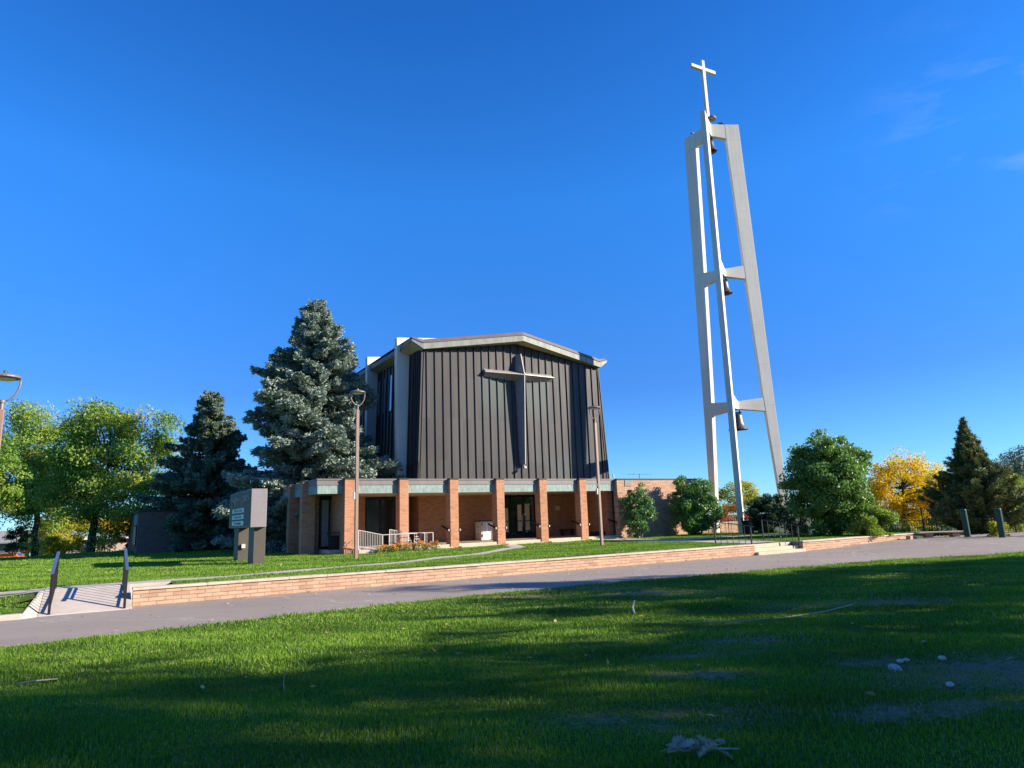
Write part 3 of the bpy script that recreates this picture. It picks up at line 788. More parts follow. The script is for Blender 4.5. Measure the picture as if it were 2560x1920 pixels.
q = MB(); q.box(16.6, 17.0, BV-.03, BV, .50, .80); cb(q, 'plaque', M['cream_panel'], bevel=.01)
q = MB(); q.box(8.15, 8.75, BV-.02, BV, -.28, .28); cb(q, 'wall_plate', M['soffit'])
q = MB(); q.box(16.9, 17.9, BV-.42, BV-.02, -.86, -.80)
for a in (16.95, 17.8): q.box(a, a+.06, BV-.4, BV-.05, -1.25, -.863)
cb(q, 'bench', M['bark_dark'])
# short rails on the piers
for i in range(2, 7):
    for s, uu_ in ((0, 3.*i-.12), (1, 3.*i+.515+.06)):
        if (i == 6 and s == 1): continue
        q = MB(); q.bar((uu_, -.02, -.47), (uu_, .92, -.22), .055, .085); q.bar((uu_, .12, -.5), (uu_+(.12 if s == 0 else -.06), .12, -.5), .03)
        cb(q, 'handrail', M['frame_dark'])
        q = MB(); q.box(uu_-.03, uu_+.03, -.05, -.025, -.53, -.42); cb(q, 'lit_rail_end', M['white_rail'])  # pale block stands in for the sunlit front end of the dark rail
# wing wall to the right
q = MB(); q.box(18.003, 25.2, 0, .4, -1.7, 2.30); q.box(24.8, 25.2, .403, 14, -1.7, 2.30); cb(q, 'brick_wing', M['brick_pale'])
q = MB(); q.box(18.0, 25.25, -.04, .44, 2.303, 2.37); q.box(24.76, 25.25, .443, 14, 2.303, 2.37); cb(q, 'wing_coping', M['dark_metal'])
q = MB(); q.box(18.4, 24.75, .45, 14, 1.9, 2.2); cb(q, 'wing_roof', M['fascia'])
q = MB(); q.box(18.66, 19.22, -.03, 0, 1.88, 2.27); cb(q, 'wall_vent', M['fascia'])
q = MB(); q.tube([(20.2, 3, 2.2), (20.2, 3, 2.9)], .05, 8); cb(q, 'vent_pipe', M['trim_light'])
q = MB(); q.tube([(22.6, 3, 2.2), (22.6, 3, 2.92)], .018, 6); q.bar((21.5, 3, 2.86), (23.9, 3.1, 2.9), .02); q.bar((21.9, 2.7, 2.92), (22.4, 3.4, 2.92), .015); q.bar((23.1, 2.8, 2.9), (23.6, 3.3, 2.9), .015)
cb(q, 'aerial', M['dark_metal'])
# stone-panelled block behind the left end of the portico
q = MB(); q.box(-2.7, 5.2, 13.0, 13.3, -1.6, 1.7); cb(q, 'stone_panel_wall', M['panel_stone'])
q = MB()
cb(MB().box(-2.8, 5.3, 12.8, 13.5, 1.703, 2.2), 'wall_coping', M['dark_metal'])
for i in range(6): cb(MB().box(-2.7+1.25*i, -2.7+1.25*i+.12, 12.9, 12.997, -1.6, 1.7), 'wall_post', M['dark_metal'])

# ------------------------------------------------------------------ portico furniture
def white_rail(pts, vb, label, n_per=.14, orn=None, base=None):
    """pts: (u, ztop, zbottom) along the plane v = vb"""
    c = pts[0]; t = thing('ramp_railing', label, 'railing', W(c[0], vb, base or c[2]), PSI, 'white railings of the portico ramp'); oz = base or c[2]
    top = MB(); bot = MB()
    for a, b in zip(pts[:-1], pts[1:]):
        top.bar((a[0]-c[0], 0, a[1]-oz), (b[0]-c[0], 0, b[1]-oz), .045, .03)
        bot.bar((a[0]-c[0], 0, a[2]+.08-oz), (b[0]-c[0], 0, b[2]+.08-oz), .03)
    top.build('top_rail', M['white_rail'], t); bot.build('bottom_rail', M['white_rail'], t)
    for a in pts:
        p = MB(); p.bar((a[0]-c[0], 0, a[2]-oz-.05), (a[0]-c[0], 0, a[1]-oz), .04); p.build('post', M['white_rail'], t)
    for a, b, st_ in zip(pts[:-1], pts[1:], orn):
        n = max(1, int(abs(b[0]-a[0])/st_))
        for i in range(1, n):
            s = i/n; u_ = a[0]+(b[0]-a[0])*s-c[0]; z0 = a[2]+(b[2]-a[2])*s+.08-oz; z1 = a[1]+(b[1]-a[1])*s-oz
            q = MB(); q.bar((u_, 0, z0), (u_, 0, z1), .017)
            if st_ > .2 and i == n//2:
                q.tube([(u_, -.01, z0+.2), (u_-.16, -.01, z0+.34), (u_-.13, -.01, z0+.46), (u_, -.01, z0+.42), (u_+.13, -.01, z0+.46), (u_+.16, -.01, z0+.34), (u_, -.01, z0+.2)], .022, 5)
                q.bar((u_-.09, -.01, z0+.56), (u_+.09, -.01, z0+.56), .03)
            q.build('baluster', M['white_rail'], t)
    return t
white_rail([(.42, -.28, -1.16), (1.68, -.56, -1.40), (4.48, -.55, -1.44)], -1.0, 'front white railing of the portico ramp behind the orange flowers', orn=[.085, .33])
white_rail([(2.32, -.31, -1.12), (3.37, -.54, -1.36), (4.3, -.55, -1.40)], -.32, 'rear white railing of the portico ramp, in front of the brick pier', orn=[.085, .33])
q = MB(); q.hexa([(.4, -1.1, -1.7), (4.5, -1.1, -1.7), (4.5, -.31, -1.7), (.4, -.31, -1.7)], [(.4, -1.1, -1.25), (4.5, -1.1, -1.425), (4.5, -.31, -1.425), (.4, -.31, -1.25)])
pr = thing('portico_ramp', 'pale concrete ramp between white railings before the brick piers', 'ramp', W(0, 0, 0), PSI); q.build('slab', M['concrete'], pr, bevel=.01)
t = thing('step_handrail', 'slanting dark handrail in front of the leftmost brick pier', 'handrail', W(0, -.3, GZ), PSI)
q = MB(); q.bar((-.15, 0, .33), (.44, 0, .78), .035); q.build('rail', M['lamp_brown'], t)
for a, h in ((.04, .48), (.32, .69)):
    q = MB(); q.bar((a, 0, 0), (a, 0, h), .025); q.build('post', M['lamp_brown'], t)

def litter_bin(loc, r, h, label):
    t = thing('litter_bin', label, 'litter bin', loc, .3, 'black slatted litter bins')
    b = MB(); b.lathe([(r*.74, .03), (r*.78, h*.8)], 20); b.build('liner', M['rubber'], t)
    n = 26
    s_ = MB()
    for i in range(n):
        a = 2*math.pi*i/n; c_, d_ = math.cos(a), math.sin(a)
        pts = [(r*.82*c_, r*.82*d_, .04), (r*.84*c_, r*.84*d_, h*.72), (r*1.0*c_, r*1.0*d_, h*.95)]
        for p_, q_ in zip(pts[:-1], pts[1:]): s_.bar(p_, q_, .035*r/.4, .012)
    s_.build('slats', M['black_iron'], t)
    k_ = MB()
    for z, rr_ in ((.04, r*.83), (h*.45, r*.85), (h*.97, r*1.02)):
        pts = [(rr_*math.cos(2*math.pi*i/24), rr_*math.sin(2*math.pi*i/24), z) for i in range(25)]
        k_.tube(pts, .016, 6)
    k_.build('rim', M['black_iron'], t)
    return t
litter_bin(W(-.05, 1.35, -1.42), .44, 1.1, 'black slatted litter bin in the shade left of the first lit brick pier')
litter_bin(W(24.65, -4.6, -1.46), .39, 1.08, 'black slatted litter bin at the foot of the bell tower')

def text(body, size, mat, parent, loc, rot, name, align='CENTER', ext=.004, sx=1.):
    c = bpy.data.curves.new(name, 'FONT'); c.body = body; c.size = size; c.align_x = align; c.align_y = 'CENTER'; c.extrude = ext
    tmp = bpy.data.objects.new(name, c); COL.objects.link(tmp); bpy.context.view_layer.update()
    me = bpy.data.meshes.new_from_object(tmp.evaluated_get(bpy.context.evaluated_depsgraph_get())); bpy.data.objects.remove(tmp); me.name = name
    o_ = bpy.data.objects.new(name, me); COL.objects.link(o_); me.materials.clear(); me.materials.append(mat)
    o_.parent = parent; o_.location = loc; o_.rotation_euler = rot; o_.scale = (sx, 1, 1)
    return o_
# donation cabinet
t = thing('donation_box', 'pale grey metal donation box with printed notices in the portico', 'donation box', W(9.85, 3.6, -1.25), PSI)
q = MB(); q.box(0, 1.25, 0, .8, .02, 1.17); q.build('cabinet', M['cabinet'], t, bevel=.015)
q = MB(); q.box(-.02, 1.27, -.03, .83, 1.173, 1.235); q.build('lid', M['dark_metal'], t)
q = MB(); q.box(.10, 1.2, -.02, -.001, .08, 1.12); d_ = q.build('door', M['cabinet'], t, bevel=.008)
for z in (.22, .92):
    q = MB(); q.box(.03, .08, -.035, -.002, z, z+.16); q.build('hinge', M['dark_metal'], t)
q = MB(); q.box(.36, .94, -.026, -.021, .38, 1.04); nb = q.build('notice', M['paper'], t)
for i, (s_, z, b_) in enumerate((('Please', .97, .075), ('Donations', .89, .085), ('Drop Box', .80, .085), ('ALIVE', .69, .12), ('Food and', .58, .085), ('clothing', .50, .085), ('Thank you', .42, .05))):
    text(s_, b_*1.15, M['ink'], t, (.65, -.029, z), (math.pi/2, 0, 0), 'lettering', ext=.001)
q = MB(); q.box(-.006, -.001, .2, .62, .36, 1.06); q.build('side_notice', M['paper'], t)
for z, s_ in ((1.0, 'Drop'), (.93, 'here'), (.86, 'Clothing'), (.79, 'and food'), (.65, 'U'), (.52, 'every'), (.45, 'Sunday'), (.39, 'morning')):
    text(s_, .09 if s_ != 'U' else .2, M['ink'], t, (-.009, .41, z), (math.pi/2, 0, -math.pi/2), 'lettering', ext=.001)

# ------------------------------------------------------------------ bell tower
TW = thing('bell_tower', 'tall cream white three-legged concrete bell tower topped by a cross', 'bell tower', W(29.4, -.52, -1.6), 0.)
TZ = 1.6; TK = 1.025; TC = (29.4, -.52)
A0 = math.radians(-108.255-8)
TH = .38
def tbuild(mb, name, ang, mat=M['tower_white'], **k):
    c_, s_ = math.cos(ang), math.sin(ang)
    mb.v = [((x*c_-y*s_)*TK, (x*s_+y*c_)*TK, z*TK+TZ) for x, y, z in mb.v]
    return mb.build(name, mat, TW, **k)
for kx in range(3):
    a = A0 + kx*2*math.pi/3
    q = MB(); q.prism([(2.66, -1.7), (3.08, -1.7), (2.83, 8.), (2.63, 18.), (2.37, 30.), (1.27, 30.), (1.27, 29.), (1.63, 18.), (2.05, 8.)], -TH/2, TH/2)
    tbuild(q, 'leg', a, bevel=.02)
    for pl in ([(.0, 29.02), (1.275, 28.8), (1.275, 29.99), (.0, 30.06)], [(.0, 17.40), (1.66, 17.18), (1.64, 18.25), (.0, 17.98)], [(.0, 7.28), (2.09, 7.08), (2.04, 8.07), (.0, 7.82)]):
        q = MB(); q.prism(pl, -TH/2+.01, TH/2-.01); tbuild(q, 'beam', a, bevel=.015)
for z0, z1 in ((28.98, 30.09), (17.36, 18.02), (7.24, 7.86)):
    q = MB(); q.lathe([(.27, z0), (.27, z1)], 6); tbuild(q, 'hub', A0)
q = MB(); q.box(-.14, .14, -.13, .13, 30.05, 35.76); q.box(-1.27, -.143, -.127, .127, 34.86, 35.14); q.box(.143, 1.26, -.127, .127, 34.86, 35.14)
tbuild(q, 'cross', PSI-.06, bevel=.015)
q = MB(); q.lathe([(.02, .34), (.2, .30), (.32, .12), (.34, 0), (.30, -.04), (.05, -.02)], 20, (0, 0, 30.45))
q.v = [(x+.30, y-.15, z) for x, y, z in q.v]; tbuild(q, 'dome', 0., M['lamp_head'], smooth=False)
def bell(z, r, h, label):
    t = thing('bell', label, 'bell', W(*TC, z*TK), 0., 'bronze bells of the tower')
    P = [(.02, 0), (.35, -.01), (.50, -.06), (.56, -.16), (.60, -.45), (.68, -.65), (.82, -.84), (1.0, -.97), (1.02, -1.0), (.95, -1.0), (.78, -.85), (.6, -.6), (.3, -.3)]
    q = MB(); q.lathe([(a*r, b*h) for a, b in P], 28); q.build('body', M['bronze_bell'], t, smooth=True)
    q = MB(); q.box(-r*.5, r*.5, -.05, .05, .02, .12); q.bar((-r*.3, 0, .0), (-r*.3, 0, .4), .07); q.bar((r*.3, 0, .0), (r*.3, 0, .4), .07); q.build('yoke', M['black_iron'], t)
    q = MB(); q.tube([(0, 0, -h*.25), (0, 0, -h*.95)], .02, 6); q.lathe([(.01, -h*.92), (.07, -h*.98), (.07, -h*1.03), (.01, -h*1.08)], 10); q.build('clapper', M['black_iron'], t)
bell(28.68, .48, .95, 'small dark bronze bell under the top of the tower')
bell(17.08, .57, 1.02, 'middle-sized bronze bell at the middle beams of the tower')
bell(6.95, .70, 1.2, 'large bronze bell under the lowest beams of the tower')
def pigeon(ang, r, z, head, label):
    a = A0 + ang; c_ = W(*TC, 0); loc = (c_[0]+r*math.cos(a)*TK, c_[1]+r*math.sin(a)*TK, z*TK)
    t = MB()
    vs = [(-.20, 0, .10), (-.10, 0, .13), (0, 0, .15), (.08, 0, .19), (.11, 0, .26), (.15, 0, .27)]; rs = [.02, .055, .075, .055, .035, .008]
    t.tube(vs, rs, 8); t.tube([(0, .03, .1), (0, .03, 0)], .008, 5); t.tube([(0, -.03, .1), (0, -.03, 0)], .008, 5)
    o_ = t.build('pigeon', M['pigeon'], None, loc, head, smooth=True); o_.scale = (1.3, 1.3, 1.3)
    tag(o_, label, 'bird', 'pigeons perched on the bell tower')
pigeon(2*math.pi/3, 1.0, 30.0, 2.4, 'dark pigeon perched on the right top beam of the bell tower')
pigeon(-2*math.pi/3, 1.6, 30.0, .6, 'dark pigeon perched on the left top beam of the bell tower')

# ------------------------------------------------------------------ street lamps
def lamp(loc, h, label, box=True, rz=PSI):
    t = thing('street_lamp', label, 'street lamp', loc, rz, 'brown street lamps')
    q = MB(); q.box(-.065, .065, -.065, .065, -.1, h); q.build('pole', M['lamp_brown'], t, bevel=.008)
    q = MB(); q.box(-.12, .12, -.12, .12, -.1, .03); q.build('base_plate', M['lamp_brown'], t)
    q = MB(); q.lathe([(.05, h+.001), (.05, h+.16), (.075, h+.165), (.075, h+.22), (.04, h+.24)], 14); q.build('collar', M['lamp_head'], t)
    R_ = .33; zt = h+.83
    for s_ in (1, -1):
        pts = [(s_*.03, 0, h+.2), (s_*.12, 0, h+.24), (s_*.22, 0, h+.34), (s_*.29, 0, h+.48), (s_*.325, 0, h+.64), (s_*.325, 0, zt-.05)]
        q = MB(); q.tube(pts, .022, 8); q.build('yoke_arm', M['lamp_head'], t, smooth=True)
    q = MB(); q.lathe([(.05, zt+.06), (.18, zt+.05), (.30, zt+.015), (.345, zt-.02), (.345, zt-.05), (.31, zt-.06), (.25, zt-.063)], 28); hd = q.build('lamp_head', M['lamp_head'], t, smooth=False)
    q = MB(); q.lathe([(.24, zt-.066), (.20, zt-.095), (.02, zt-.105)], 24); q.build('lens', M['lens'], hd, smooth=True)
    q = MB(); q.lathe([(.045, zt+.058), (.045, zt+.12), (.03, zt+.14)], 12); q.build('sensor', M['sky_tinted_metal'], hd)
    if box:
        q = MB(); q.box(-.15, -.068, -.05, .05, 2.55, 2.85); q.box(-.13, -.07, -.03, .03, 2.95, 3.12); q.build('outlet_box', M['white_rail'], t, bevel=.008)
    return t
lamp((-6.93, 30.06, -1.47), 6.48, 'brown lamp post in the lawn before the left portico, in front of the tall spruce')
lamp((4.26, 35.42, -1.45), 6.24, 'brown lamp post in the lawn before the right end of the portico')
lamp((-12.42, 16.3, -1.9), 4.93, 'near brown lamp post cut off by the left edge of the picture', False)
lamp((54.1, 75., -3.7), 3.9, 'small far brown lamp post beyond the right green bollard', False)

# ------------------------------------------------------------------ church sign
SG = thing('church_sign', 'large boxy brown church sign on two legs in the lawn', 'sign', W(-5.16, -2.9, -1.5), PSI)
zz = 1.5
q = MB(); q.box(-.33, .30, -2.2, 3.2, .03+zz, 1.60+zz); q.build('box', M['sign_end'], SG, bevel=.015)
q = MB(); q.box(-.345, -.332, -2.14, 3.14, .07+zz, 1.56+zz); q.build('face_panel', M['sign_face'], SG)
for v in (-1.95, 1.7):
    q = MB(); q.box(-.13, .38-.04, v, v+1.15, -.1, .028+zz); q.build('leg', M['sign_leg'], SG, bevel=.01)
q = MB(); q.box(.0, .16, 1.55, 1.697, .62, .8); q.build('outlet', M['white_rail'], SG)
RT = (math.pi/2, 0, -math.pi/2)
text('LUTHERAN', .46, M['steel'], SG, (-.36, 1.72, 1.21+zz), RT, 'sign_lettering', ext=.02, sx=1.02)
text('CHURCH', .40, M['steel'], SG, (-.36, -1.05, 1.24+zz), RT, 'sign_lettering', ext=.02, sx=.92)
for z0, s_ in ((.68, 'Child Care Center'), (.40, 'El Centro School'), (.13, 'The Columbine')):
    q = MB(); q.box(-.362, -.346, -.72, 2.2, z0+zz, z0+.19+zz); q.build('name_plate', M['sign_plate'], SG)
    text(s_, .19, M['ink'], SG, (-.366, .74, z0+.10+zz), RT, 'sign_lettering', ext=.001, sx=1.5)

# ------------------------------------------------------------------ bollards
def bollard(loc, label, tilt):
    q = MB(); q.lathe([(.15, -.2), (.15, 1.42), (.148, 1.46), (.13, 1.49), (.06, 1.505)], 24)
    o_ = q.build('bollard', M['bollard'], None, loc, 0, smooth=False); o_.rotation_euler = (0, tilt, 0)
    tag(o_, label, 'bollard', 'dark green bollards at the end of the road')
bollard((23.6, 36.8, -1.78), 'dark green bollard by the right end of the brick retaining wall', -.02)
bollard((24.1, 34.9, -1.78), 'dark green bollard standing alone near the right edge of the picture', -.01)

# ------------------------------------------------------------------ foliage
def unit(a): return a/np.maximum(np.linalg.norm(a, axis=-1, keepdims=True), 1e-9)
def leaf_quads(P, nrm, dirv, L, Wd):
    """rhombic leaves folded slightly along the midrib: centres, normals, directions, length, width"""
    n = len(P); d = unit(dirv); s = unit(np.cross(nrm, d)); m = np.cross(d, s)
    L = np.broadcast_to(np.asarray(L, float), (n,))[:, None]; Wd = np.broadcast_to(np.asarray(Wd, float), (n,))[:, None]
    a = P - d*L*.5; b = P + s*Wd*.5 + m*Wd*.18 - d*L*.05; c = P + d*L*.5; e = P - s*Wd*.5 + m*Wd*.18 - d*L*.05
    V = np.stack([a, b, c, e], 1).reshape(-1, 3)
    F = np.arange(4*n).reshape(-1, 4)
    return V, F
def limb(mb, p0, p1, r0, r1, rnd, sag=.12, n=5):
    p0 = np.array(p0, float); p1 = np.array(p1, float); L = np.linalg.norm(p1-p0)
    pts = []; rs = []
    off = np.array([rnd.uniform(-1, 1), rnd.uniform(-1, 1), rnd.uniform(.2, 1.)])*L*sag
    for i in range(n+1):
        t = i/n; q = p0 + (p1-p0)*t + off*math.sin(math.pi*t) + np.array([rnd.uniform(-1, 1) for _ in range(3)])*L*.02*(0 < i < n)
        pts.append(tuple(q)); rs.append(r0+(r1-r0)*t**.8)
    mb.tube(pts, rs, 6, cap=False); return pts

def deciduous(name, label, cat, base, cc, rad, n_leaf, lsize, mat, bark='bark', trunk_r=.25, seed=1, clumps=60, clump_r=.26,
              fork=.35, group=None, gap=.0, bias=.0, stems=1, shell=.45, twigs=True):
    """base/cc in world coordinates; crown of leaf clumps hung on real limbs"""
    g = np.random.default_rng(seed); rnd = random.Random(seed)
    base = np.array(base, float); cc = np.array(cc, float)-base; rad = np.array(rad, float)
    t = thing(name, label, cat, tuple(base), 0., group)
    # clump centres, in an irregular shell
    C_ = []
    ph = g.uniform(0, 6.28, 6)
    while len(C_) < clumps:
        d = unit(g.normal(size=3)); r = (shell + (1-shell)*g.random()**.5)
        lob = 1 + .16*math.sin(3*math.atan2(d[1], d[0])+ph[0]+2*d[2]) + .12*math.sin(5*d[2]*2+ph[1]+2*math.atan2(d[1], d[0])) + .08*g.normal()
        p = d*rad*r*lob*.86
        if gap and g.random() < gap*(math.sin(4*d[0]+ph[2])*math.sin(4*d[2]+ph[3]) > .2): continue
        C_.append(cc+p)
    C_ = np.array(C_)
    w = g.uniform(.6, 1.4, clumps); w /= w.sum()
    idx = g.choice(clumps, n_leaf, p=w)
    cr = clump_r*rad.mean()*g.uniform(.7, 1.3, clumps)
    off = unit(g.normal(size=(n_leaf, 3)))*(g.random(n_leaf)**.45)[:, None]*cr[idx][:, None]*np.array([1.1, 1.1, .75])
    P = C_[idx]+off
    P = P[P[:, 2] > .04] if stems > 1 else P[P[:, 2] > .25]
    n = len(P)
    outw = unit(P-cc)
    nr = unit(g.normal(size=(n, 3)) + outw*.9 + np.array([0, 0, .7]))
    dr = unit(g.normal(size=(n, 3)) + np.array([0, 0, -.5]))
    sz = lsize*g.uniform(.65, 1.35, n)
    V, F = leaf_quads(P, nr, dr, sz, sz*.62)
    clr = g.random(clumps)
    rv = np.clip(.30*g.random(n) + .45*clr[idx[:n]] + .25*np.clip(outw[:, 0]*.0+.5+bias*(P[:, 2]-cc[2])/rad[2], 0, 1), 0, 1)
    tri_mesh('crown', V, F, mat, rv, t)
    mb = MB()
    if stems == 1:
        top = np.array([cc[0]*fork, cc[1]*fork, max(.6, cc[2]-rad[2]*.55)])
        limb(mb, (0, 0, -.2), top, trunk_r*1.25, trunk_r*.8, rnd, .03, 6)
        mb.lathe([(trunk_r*1.9, -.25), (trunk_r*1.5, .05), (trunk_r*1.22, .4)], 12)
        mid = np.array([cc[0]*.8, cc[1]*.8, cc[2]+rad[2]*.35]); pm = limb(mb, top, mid, trunk_r*.75, trunk_r*.25, rnd, .05, 6)
        roots = [top] + [np.array(q) for q in pm[1:5]]
    else:
        roots = []
        for i in range(stems):
            a = 2*math.pi*i/stems + rnd.uniform(-.3, .3); e = np.array([cc[0]+math.cos(a)*rad[0]*.45, cc[1]+math.sin(a)*rad[1]*.45, cc[2]+rad[2]*rnd.uniform(-.1, .45)])
            limb(mb, (math.cos(a)*.12, math.sin(a)*.12, -.1), e, trunk_r, trunk_r*.4, rnd, .06, 5); roots += [e*.5, e]
    order = g.permutation(clumps)[:min(clumps, 46)]
    for i in order:
        r_ = roots[int(np.argmin([np.linalg.norm(C_[i]-q) + 1.2*max(0, q[2]-C_[i][2]) for q in roots]))]
        limb(mb, r_, C_[i], trunk_r*rnd.uniform(.22, .4), trunk_r*.06, rnd, .10, 4)
    mb.build('trunk', M[bark], t, smooth=True)
    return t

def conifer(name, label, base, H, R, seed, mat, bark='bark_dark', whorl=.40, nb=9, droop=.28, skip=.12, z0=.5, twig=.34, wid=.10, power=.85, per_m=26, upturn=.25, top_round=.0, lean=(0, 0), hang=1.):
    g = np.random.default_rng(seed); t = thing(name, label, 'tree', base)
    PP = []; NN = []; DD = []; LL = []; RV = []
    mb = MB(); mb.tube([(lean[0]*i/8*H, lean[1]*i/8*H, H*.985*i/8-.2*(i == 0)) for i in range(9)], [R*.075*(1-i/8)+.02 for i in range(9)], 9, cap=False)
    z = z0; li = 0
    while z < H*.985:
        t_ = (z)/H
        env = R*max(.05, (1-t_)**power) * (1.0 if t_ > .12 else .82+.18*t_/.12) + top_round*math.sin(math.pi*t_)
        k_ = nb if t_ < .8 else max(5, int(nb*.7)); a0 = g.uniform(0, 6.28)
        for b in range(k_):
            if g.random() < skip: continue
            a = a0 + 2*math.pi*b/k_ + g.normal()*.25
            L = env*np.clip(g.normal(.90, .15), .5, 1.25)*(1 + .17*math.sin(2*a+z*.9+seed) + .13*math.sin(3*a-z*1.7+2*seed))
            d = np.array([math.cos(a), math.sin(a), 0.]); side = np.array([-d[1], d[0], 0.])
            zb = z + g.normal()*whorl*.45
            base_ = np.array([lean[0]*zb, lean[1]*zb, zb])
            def pos(s): return base_ + d*(L*s)[:, None] + np.array([0, 0, 1.])*((-droop*L*s + upturn*L*s**2.2 + .0)[:, None])
            n = max(6, int(L*per_m*(1.25 if t_ > .6 else 1.)))
            s = .18 + .82*g.random(n)**.7
            fan = (1-s*.75)*min(1., .30+.12*L)*L*.42
            lat = g.uniform(-1, 1, n)*fan
            P = pos(s) + side*lat[:, None] + np.array([0, 0, 1.])*((-np.abs(lat)*.25 - g.random(n)**1.5*.55*min(1, L*.4)*hang + g.normal(0, .06, n))[:, None])
            D = unit(d*.8 + side*(np.sign(lat)*.7)[:, None] + g.normal(0, .38, (n, 3)) + np.array([0, 0, .02]))
            PP.append(P); DD.append(D); NN.append(unit(g.normal(0, .55, (n, 3)) + np.array([0, 0, 1.]) + d*.25))
            LL.append(twig*g.uniform(.6, 1.25, n)*(1 if t_ < .85 else .75))
            cl = g.random()
            RV.append(np.clip(.35*s + .30*cl + .35*g.random(n), 0, 1))
            if L > .5:
                q = pos(np.linspace(0, .9, 5)); mb.tube([tuple(p) for p in q], [max(.008, .022*L*(1-i/5)) for i in range(5)], 4, cap=False)
        z += whorl*(1-.45*t_)*g.uniform(.8, 1.2)
    P = np.concatenate(PP); D = np.concatenate(DD); Nn = np.concatenate(NN); L = np.concatenate(LL); rv = np.concatenate(RV)
    # two crossing blades per sprig so that it has body from every side
    V1, F1 = leaf_quads(P, Nn, D, L, wid*L/twig*1.0)
    V2, F2 = leaf_quads(P + g.normal(0, .02, P.shape), np.cross(Nn, unit(D)), unit(D+g.normal(0, .3, D.shape)), L*.9, wid*L/twig*.9)
    V3, F3 = leaf_quads(P + g.normal(0, .07, P.shape), unit(Nn+g.normal(0, .6, P.shape)), unit(D+g.normal(0, .6, D.shape)), L*.7, wid*L/twig*.8)
    tri_mesh('crown', np.concatenate([V1, V2, V3]), np.concatenate([F1, F2+len(V1), F3+len(V1)+len(V2)]), mat, np.concatenate([rv, rv, rv]), t)
    mb.build('trunk', M[bark], t, smooth=True)
    return t

M['spruce'] = mat_leaf('blue_spruce_needles', [(0.112, 0.153, 0.097), (0.191, 0.252, 0.180), (0.301, 0.367, 0.293), (0.460, 0.536, 0.450)], .12, .6, .3)
M['spruce2'] = mat_leaf('green_spruce_needles', [(0.068, 0.110, 0.062), (0.123, 0.179, 0.110), (0.193, 0.254, 0.172), (0.303, 0.358, 0.261)], .12, .6, .3)
M['juniper'] = mat_leaf('juniper_sprays', [(0.079, 0.118, 0.040), (0.123, 0.170, 0.055), (0.190, 0.224, 0.073), (0.290, 0.224, 0.083)], .10, .65, .3)
M['ash'] = mat_leaf('green_ash_leaves', [(0.064, 0.152, 0.024), (0.119, 0.244, 0.039), (0.217, 0.336, 0.054), (0.370, 0.407, 0.068), (0.564, 0.407, 0.077)], .32, .5, .3)
M['lilac'] = mat_leaf('dark_glossy_leaves', [(0.054, 0.137, 0.032), (0.095, 0.211, 0.045), (0.162, 0.297, 0.068), (0.230, 0.371, 0.090)], .22, .35, .5)
M['viburnum'] = mat_leaf('shrub_leaves', [(0.056, 0.140, 0.041), (0.092, 0.211, 0.055), (0.153, 0.294, 0.076), (0.306, 0.337, 0.102)], .2, .38, .5)
M['big_shrub'] = mat_leaf('mid_green_shrub_leaves', [(0.061, 0.133, 0.029), (0.104, 0.204, 0.041), (0.174, 0.298, 0.058), (0.261, 0.345, 0.072)], .28, .45, .4)
M['dark_shrub'] = mat_leaf('dark_shrub_leaves', [(0.022, 0.049, 0.020), (0.036, 0.073, 0.024), (0.049, 0.098, 0.033), (0.098, 0.049, 0.033)], .15, .5, .3)
M['yellow'] = mat_leaf('yellow_autumn_leaves', [(.58, .33, .015), (.66, .45, .02), (.72, .54, .03), (.48, .45, .05)], .45, .55, .2)
M['yelgreen'] = mat_leaf('yellow_green_leaves', [(.12, .19, .03), (.24, .30, .04), (.48, .42, .04), (.62, .45, .04)], .40, .5, .25)
M['olive'] = mat_leaf('olive_green_leaves', [(0.123, 0.200, 0.040), (0.222, 0.306, 0.060), (0.370, 0.423, 0.081), (0.591, 0.517, 0.101)], .3, .5, .3)
M['yelgreen2'] = mat_leaf('light_green_leaves', [(.09, .15, .03), (.15, .22, .04), (.24, .29, .05), (.38, .34, .05)], .35, .5, .25)
M['red'] = mat_leaf('red_autumn_leaves', [(.30, .05, .02), (.45, .09, .03), (.55, .16, .04)], .35, .55, .2)
M['shade_leaf'] = mat_leaf('street_tree_leaves', [(.03, .07, .012), (.06, .12, .02), (.12, .16, .03)], .2, .5, .3)

# spruces
conifer('spruce', 'tall blue spruce standing between the church nave and the portico', W(.95, 10., -1.5), 16.6, 5.2, 3, M['spruce'], whorl=.42, nb=13, per_m=92, twig=.30, wid=.105, power=.48, droop=.34, upturn=.24, skip=.13, hang=.5)
conifer('spruce', 'smaller dark spruce left of the tall blue spruce, behind the low brick building', (-22.5, 50.2, -1.5), 11.6, 4.0, 8, M['spruce2'], whorl=.42, nb=12, per_m=80, twig=.31, wid=.11, power=.52, skip=.14, hang=.5, droop=.28, upturn=.25)
conifer('juniper', 'dark pointed juniper behind the green bollards', (27.1, 41., -2.0), 7.0, 2.75, 21, M['juniper'], whorl=.18, nb=13, per_m=75, twig=.22, wid=.06, power=1.1, droop=-.55, upturn=.0, z0=.1, skip=.06, hang=.2)
